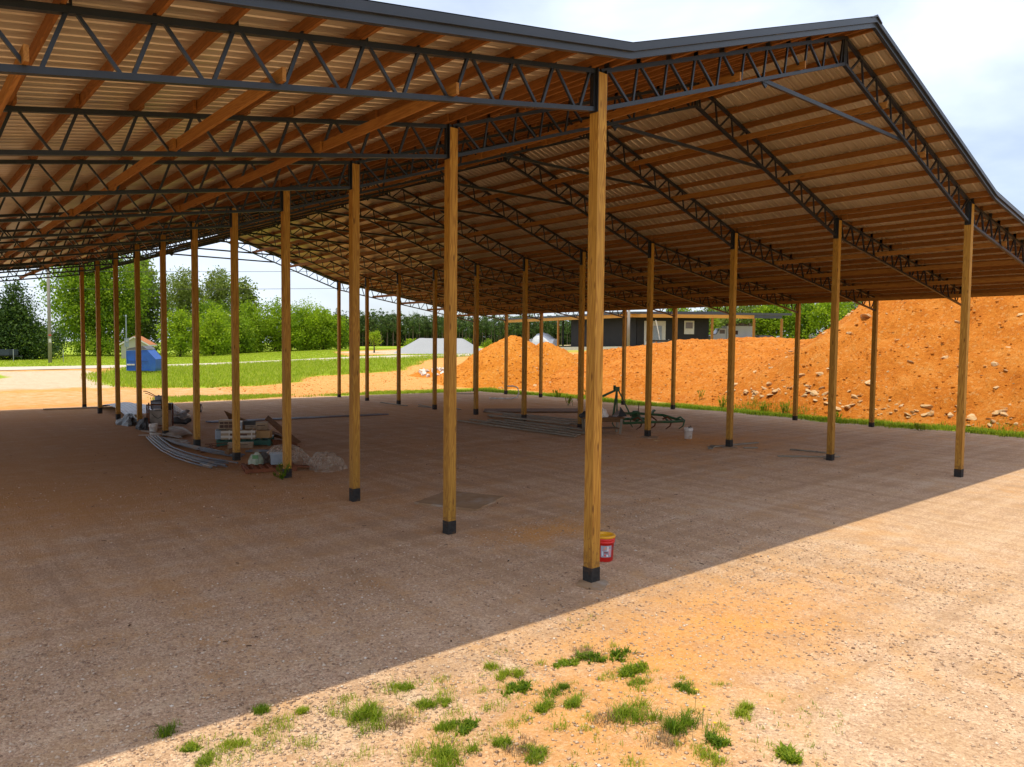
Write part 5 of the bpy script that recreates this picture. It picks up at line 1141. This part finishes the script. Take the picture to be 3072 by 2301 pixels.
def tree(name, label, cat, x, y, h, w, mat, seed, n=7000, leaf=.34, low=.12, nb=9, group=None, shape='round', z=None, **k):
    r = random.Random(seed); blobs = []
    for i in range(nb):
        a = i*2.4+r.uniform(-.5, .5); f = (i+.5)/nb; zz = h*(low+(.93-low)*f)
        if shape == 'round': prof = math.sin(math.pi*min(1, max(.12, (f*.86+.12))))**.7
        elif shape == 'cone': prof = 1.05-.95*f
        elif shape == 'top': prof = .45+.55*math.sin(math.pi*f)
        rad = w/2*prof; br = rad*r.uniform(.42, .62)+.25; d = max(0, rad-br)*r.uniform(.7, 1.05)
        blobs.append((d*math.cos(a), d*math.sin(a), min(zz, h-br*.72), br, br*.78))
    if shape != 'top': blobs.append((0, 0, h*(low+.38), w*.30, h*.26))
    root = thing(name, label, cat, (x, y, (terrain(x, y) if z is None else z)-.05), 0, group)
    tree_parts(root, blobs, n, leaf, M[mat], h, .018*h+.05, seed, **k); return root
tree('cedar_tree', 'dense dark evergreen reaching the ground at the left edge, by the grey utility pole', 'tree', 4.2, 99.4, 9.9, 9.4, 'leaf_cedar', 3, 24000, .27, .05, 20, shape='cone', clump=.55, rag=.6)
tree('oak_tree', 'very large bright green broadleaf tree behind the far posts, right of the utility pole', 'tree', 17.0, 118.1, 18.5, 16.4, 'leaf_oak', 5, 36000, .36, .10, 20, clump=.7)
tree('oak_tree', 'dark green shaded tree standing behind the small shed', 'tree', 24.5, 124.5, 15.2, 9.5, 'leaf_olive', 6, 14000, .38, .05, 12, clump=.7, tone=(0, .5))
tree('pine_tree', 'tall olive-brown pine crown showing above the big bright tree', 'tree', 27.8, 138.5, 18.6, 5.6, 'leaf_olive', 7, 3600, .5, .55, 9, shape='top', clump=.6, tone=(.3, 1))
tree('loose_tree', 'tall loose olive tree with sky showing through, left of its neighbour', 'tree', 35.4, 139.3, 16.6, 9.6, 'leaf_olive', 8, 10000, .36, .28, 12, clump=.65, tone=(.2, 1))
tree('loose_tree', 'tall loose olive tree with sky showing through, above the bright saplings', 'tree', 41.2, 137.4, 16.8, 8.6, 'leaf_olive', 9, 9000, .36, .30, 11, clump=.6, tone=(.25, 1))
tree('pine_tree', 'slim pine at the right end of the tall trees, above the round green ones', 'tree', 42.6, 127.5, 14.2, 5.0, 'leaf_olive', 10, 3200, .45, .4, 9, shape='top', clump=.55)
tree('young_tree', 'bright yellow-green young tree just right of the shed', 'tree', 25.0, 106.1, 7.4, 6.6, 'leaf_bright', 11, 6500, .30, .06, 10, clump=.42)
tree('young_tree', 'bright yellow-green young tree, second right of the shed', 'tree', 30.1, 107.1, 7.2, 7.2, 'leaf_bright', 12, 7000, .30, .06, 10, clump=.42)
tree('broad_tree', 'mid-green tree filling the gap behind the two bright young trees', 'tree', 34.6, 122.0, 9.4, 10.5, 'leaf_oak', 13, 6500, .36, .05, 10, clump=.5)
tree('round_tree', 'rounded bright green tree, leftmost of the leafy row behind the road', 'tree', 40.1, 119.6, 8.9, 8.6, 'leaf_bright', 14, 9000, .30, .05, 11, clump=.5, tone=(0, .8))
tree('round_tree', 'rounded bright green tree, tallest of the leafy row', 'tree', 44.8, 119.3, 9.8, 9.0, 'leaf_bright', 15, 9500, .30, .05, 11, clump=.5, tone=(0, .85))
tree('round_tree', 'rounded bright green tree right of the tallest in the leafy row', 'tree', 48.4, 115.0, 8.8, 8.4, 'leaf_bright', 16, 9000, .30, .05, 11, clump=.5, tone=(0, .8))
tree('round_tree', 'lower round green tree stepping down towards the pines', 'tree', 52.2, 115.6, 7.6, 7.4, 'leaf_bright', 17, 5500, .34, .05, 10, clump=.45, tone=(0, .75))
tree('round_tree', 'smallest round green tree, at the right end of the leafy row', 'tree', 55.9, 117.4, 6.4, 6.4, 'leaf_oak', 18, 4500, .32, .05, 9, clump=.42)
for x, y, h, w, lb in ((38.5, 128.0, 8.6, 9.0, 'fill tree in the second row, behind the leftmost round tree'), (44.0, 128.5, 9.0, 9.0, 'second-row tree behind the tallest round tree'), (49.6, 124.0, 8.8, 9.0, 'second-row tree behind the gap right of the tallest round tree'), (54.5, 122.5, 7.8, 8.0, 'second-row tree behind the lower round trees'), (33.2, 114.5, 6.0, 6.5, 'low bushy tree just right of the bright young trees'), (37.0, 115.0, 6.4, 6.5, 'low bushy tree left of the rounded row')):
    tree('round_tree', lb, 'tree', x, y, h, w, 'leaf_oak', int(x*10), 7000, .33, .03, 10, clump=.5, tone=(.1, .95))
tree('bush', 'round bush between the pines and the grey stone heap', 'bush', 50.6, 84.6, 1.9, 2.4, 'leaf_bright', 19, 1800, .17, .1, 8, clump=.2)
tree('sapling', 'thin bright sapling with pale bare branches before the pines', 'tree', 45.2, 85.6, 3.3, 2.0, 'leaf_bright', 20, 1000, .17, .35, 8, clump=.2, shape='top')
tree('bush', 'small green bush before the pines, left of the clay heap', 'bush', 61.6, 85.9, 1.9, 2.0, 'leaf_oak', 21, 1300, .17, .1, 7, clump=.2)
tree('bush', 'low green bush touching the left slope of the clay heap', 'bush', 62.9, 82.2, 1.6, 1.9, 'leaf_oak', 22, 1200, .17, .1, 7, clump=.2)
tree('roadside_shrub', 'low mixed shrubs under the big tree, left of the shed', 'shrub', 15.5, 112.5, 3.4, 7.0, 'leaf_oak', 23, 3200, .25, .05, 8, clump=.3)
tree('roadside_shrub', 'dark thicket between the evergreen and the big bright tree', 'shrub', 9.4, 111.0, 4.6, 6.5, 'leaf_cedar', 24, 3200, .28, .05, 8, clump=.35, tone=(.2, 1))
WOODS = [(96.4, 72.5, 7.0, 'left end tree of the wood above the dark building roof'), (102, 75, 6.8, 'low tree of the wood above the dark roof, left of the sky gap'), (104.5, 70.4, 7.2, 'tree of the wood above the dark roof, second from the sky gap'), (111.5, 72.5, 6.0, 'lowest tree in the gap over the dark roof'), (102.5, 66, 7.6, 'tree behind the middle of the carport roof, left'), (98, 60.8, 7.8, 'broad pale green tree behind the carport'),
         (104.2, 61.4, 8.6, 'taller tree behind the carport, second row'), (100, 56, 8.4, 'full green tree directly over the carport end'), (106, 56.2, 9.2, 'back-row tree over the carport end'), (100.5, 51, 8.8, 'dark green tree right of the carport'), (98.6, 46.6, 9.2, 'tree at the left shoulder of the big bank'), (106.2, 46.6, 10, 'back tree above the left shoulder of the big bank'), (113.2, 44.6, 10.5, 'tree just showing over the big bank, behind the post')]
for k, (x, y, h, lb) in enumerate(WOODS):
    tree('woodland_tree', lb, 'tree', x, y, h, 7.4+(k % 3), ('leaf_oak', 'leaf_bright', 'leaf_olive')[k % 3], 40+k, 4200, .38, .04, 10, group='trees behind the dark building', clump=.5, tone=(0, .8))
# the pine wood: single pines in front, the rest as one mass
PM = []
for k in range(5):
    r = random.Random(70+k); h = 11.4; bl = []
    for i in range(11):
        f = i/10; a = r.uniform(0, 6.28); rad = (.35+1.2*math.sin(math.pi*(.25+.72*f)))*r.uniform(.7, 1.1); d = rad*.55
        bl.append((d*math.cos(a), d*math.sin(a), h*(.44+.53*f), rad*.62, rad*.46))
    V, F, t = crown(bl, 620, .42, 16, .7, .6, 70+k, (0, 1), .30); PM.append((V, F, t))
pine_mesh = []
tr_mesh = MB().tube([(0, 0, -.4), (.05, 0, 5), (0, .03, 11)], [.16, .12, .03], 6).build('trunk', M['pinebark'])
for V, F, t in PM:
    o = obj('crown', V, F, M['leaf_pine'], tone=t); pine_mesh.append(o.data); bpy.data.objects.remove(o)
trunk_mesh = tr_mesh.data; bpy.data.objects.remove(tr_mesh)
A0, A1 = Vector((96.5, 211.5)), Vector((169.5, 150.5)); NP = 105
for i in range(NP):
    f = (i+rnd.uniform(-.3, .3))/NP; p = A0.lerp(A1, f)+Vector((.64, .77))*rnd.uniform(-2.5, 4); s = rnd.uniform(.82, 1.12)*(1-.16*f)
    root = thing('pine_tree', 'slim pine with a bare trunk in the front rank of the far pine wood', 'tree', (p.x, p.y, terrain(p.x, p.y)-.1), rnd.uniform(0, 6.28), 'pines along the front of the far wood')
    for nm, me in (('crown', pine_mesh[rnd.randrange(5)]), ('trunk', trunk_mesh)):
        o = bpy.data.objects.new(nm, me); C.objects.link(o); o.parent = root; o.scale = (s*.95, s*.95, s)
vs, fs, ts, b0 = [], [], [], 0
for i in range(300):
    f = rnd.uniform(-.12, 1.08); p = A0.lerp(A1, f)+Vector((.64, .77))*rnd.uniform(3, 14); V, F, t = PM[rnd.randrange(5)]; zz = terrain(p.x, p.y)
    vs.append(np.stack([V[:, 0]*1.5+p.x, V[:, 1]*1.5+p.y, (V[:, 2]-5.2)*rnd.uniform(.8, 1.15)+zz], 1)); fs.append(np.arange(len(F)*4).reshape(-1, 4)+b0); ts.append(t*.75); b0 += len(F)*4
for i in range(520):
    f = rnd.uniform(-.12, 1.08); p = A0.lerp(A1, f)+Vector((.64, .77))*rnd.uniform(4, 26); V, F, t = PM[rnd.randrange(5)]; s = rnd.uniform(.85, 1.1)*(1-.14*f); a = rnd.uniform(0, 6.28); keep = len(F)//2
    W = V[:keep*4]; ca, sa = math.cos(a), math.sin(a); zz = terrain(p.x, p.y)
    vs.append(np.stack([(W[:, 0]*ca-W[:, 1]*sa)*s*1.2+p.x, (W[:, 0]*sa+W[:, 1]*ca)*s*1.2+p.y, (W[:, 2]*s if i % 2 else (W[:, 2]-4.6)*s*.75)+zz], 1)); fs.append(np.arange(keep*4).reshape(-1, 4)+b0); ts.append(t[:keep]*.8); b0 += keep*4
tag(obj('pine_forest', np.concatenate(vs), np.concatenate(fs), M['leaf_pine'], tone=np.concatenate(ts)), 'mass of pine tops behind the front rank of the far wood', 'wood', kind='stuff')
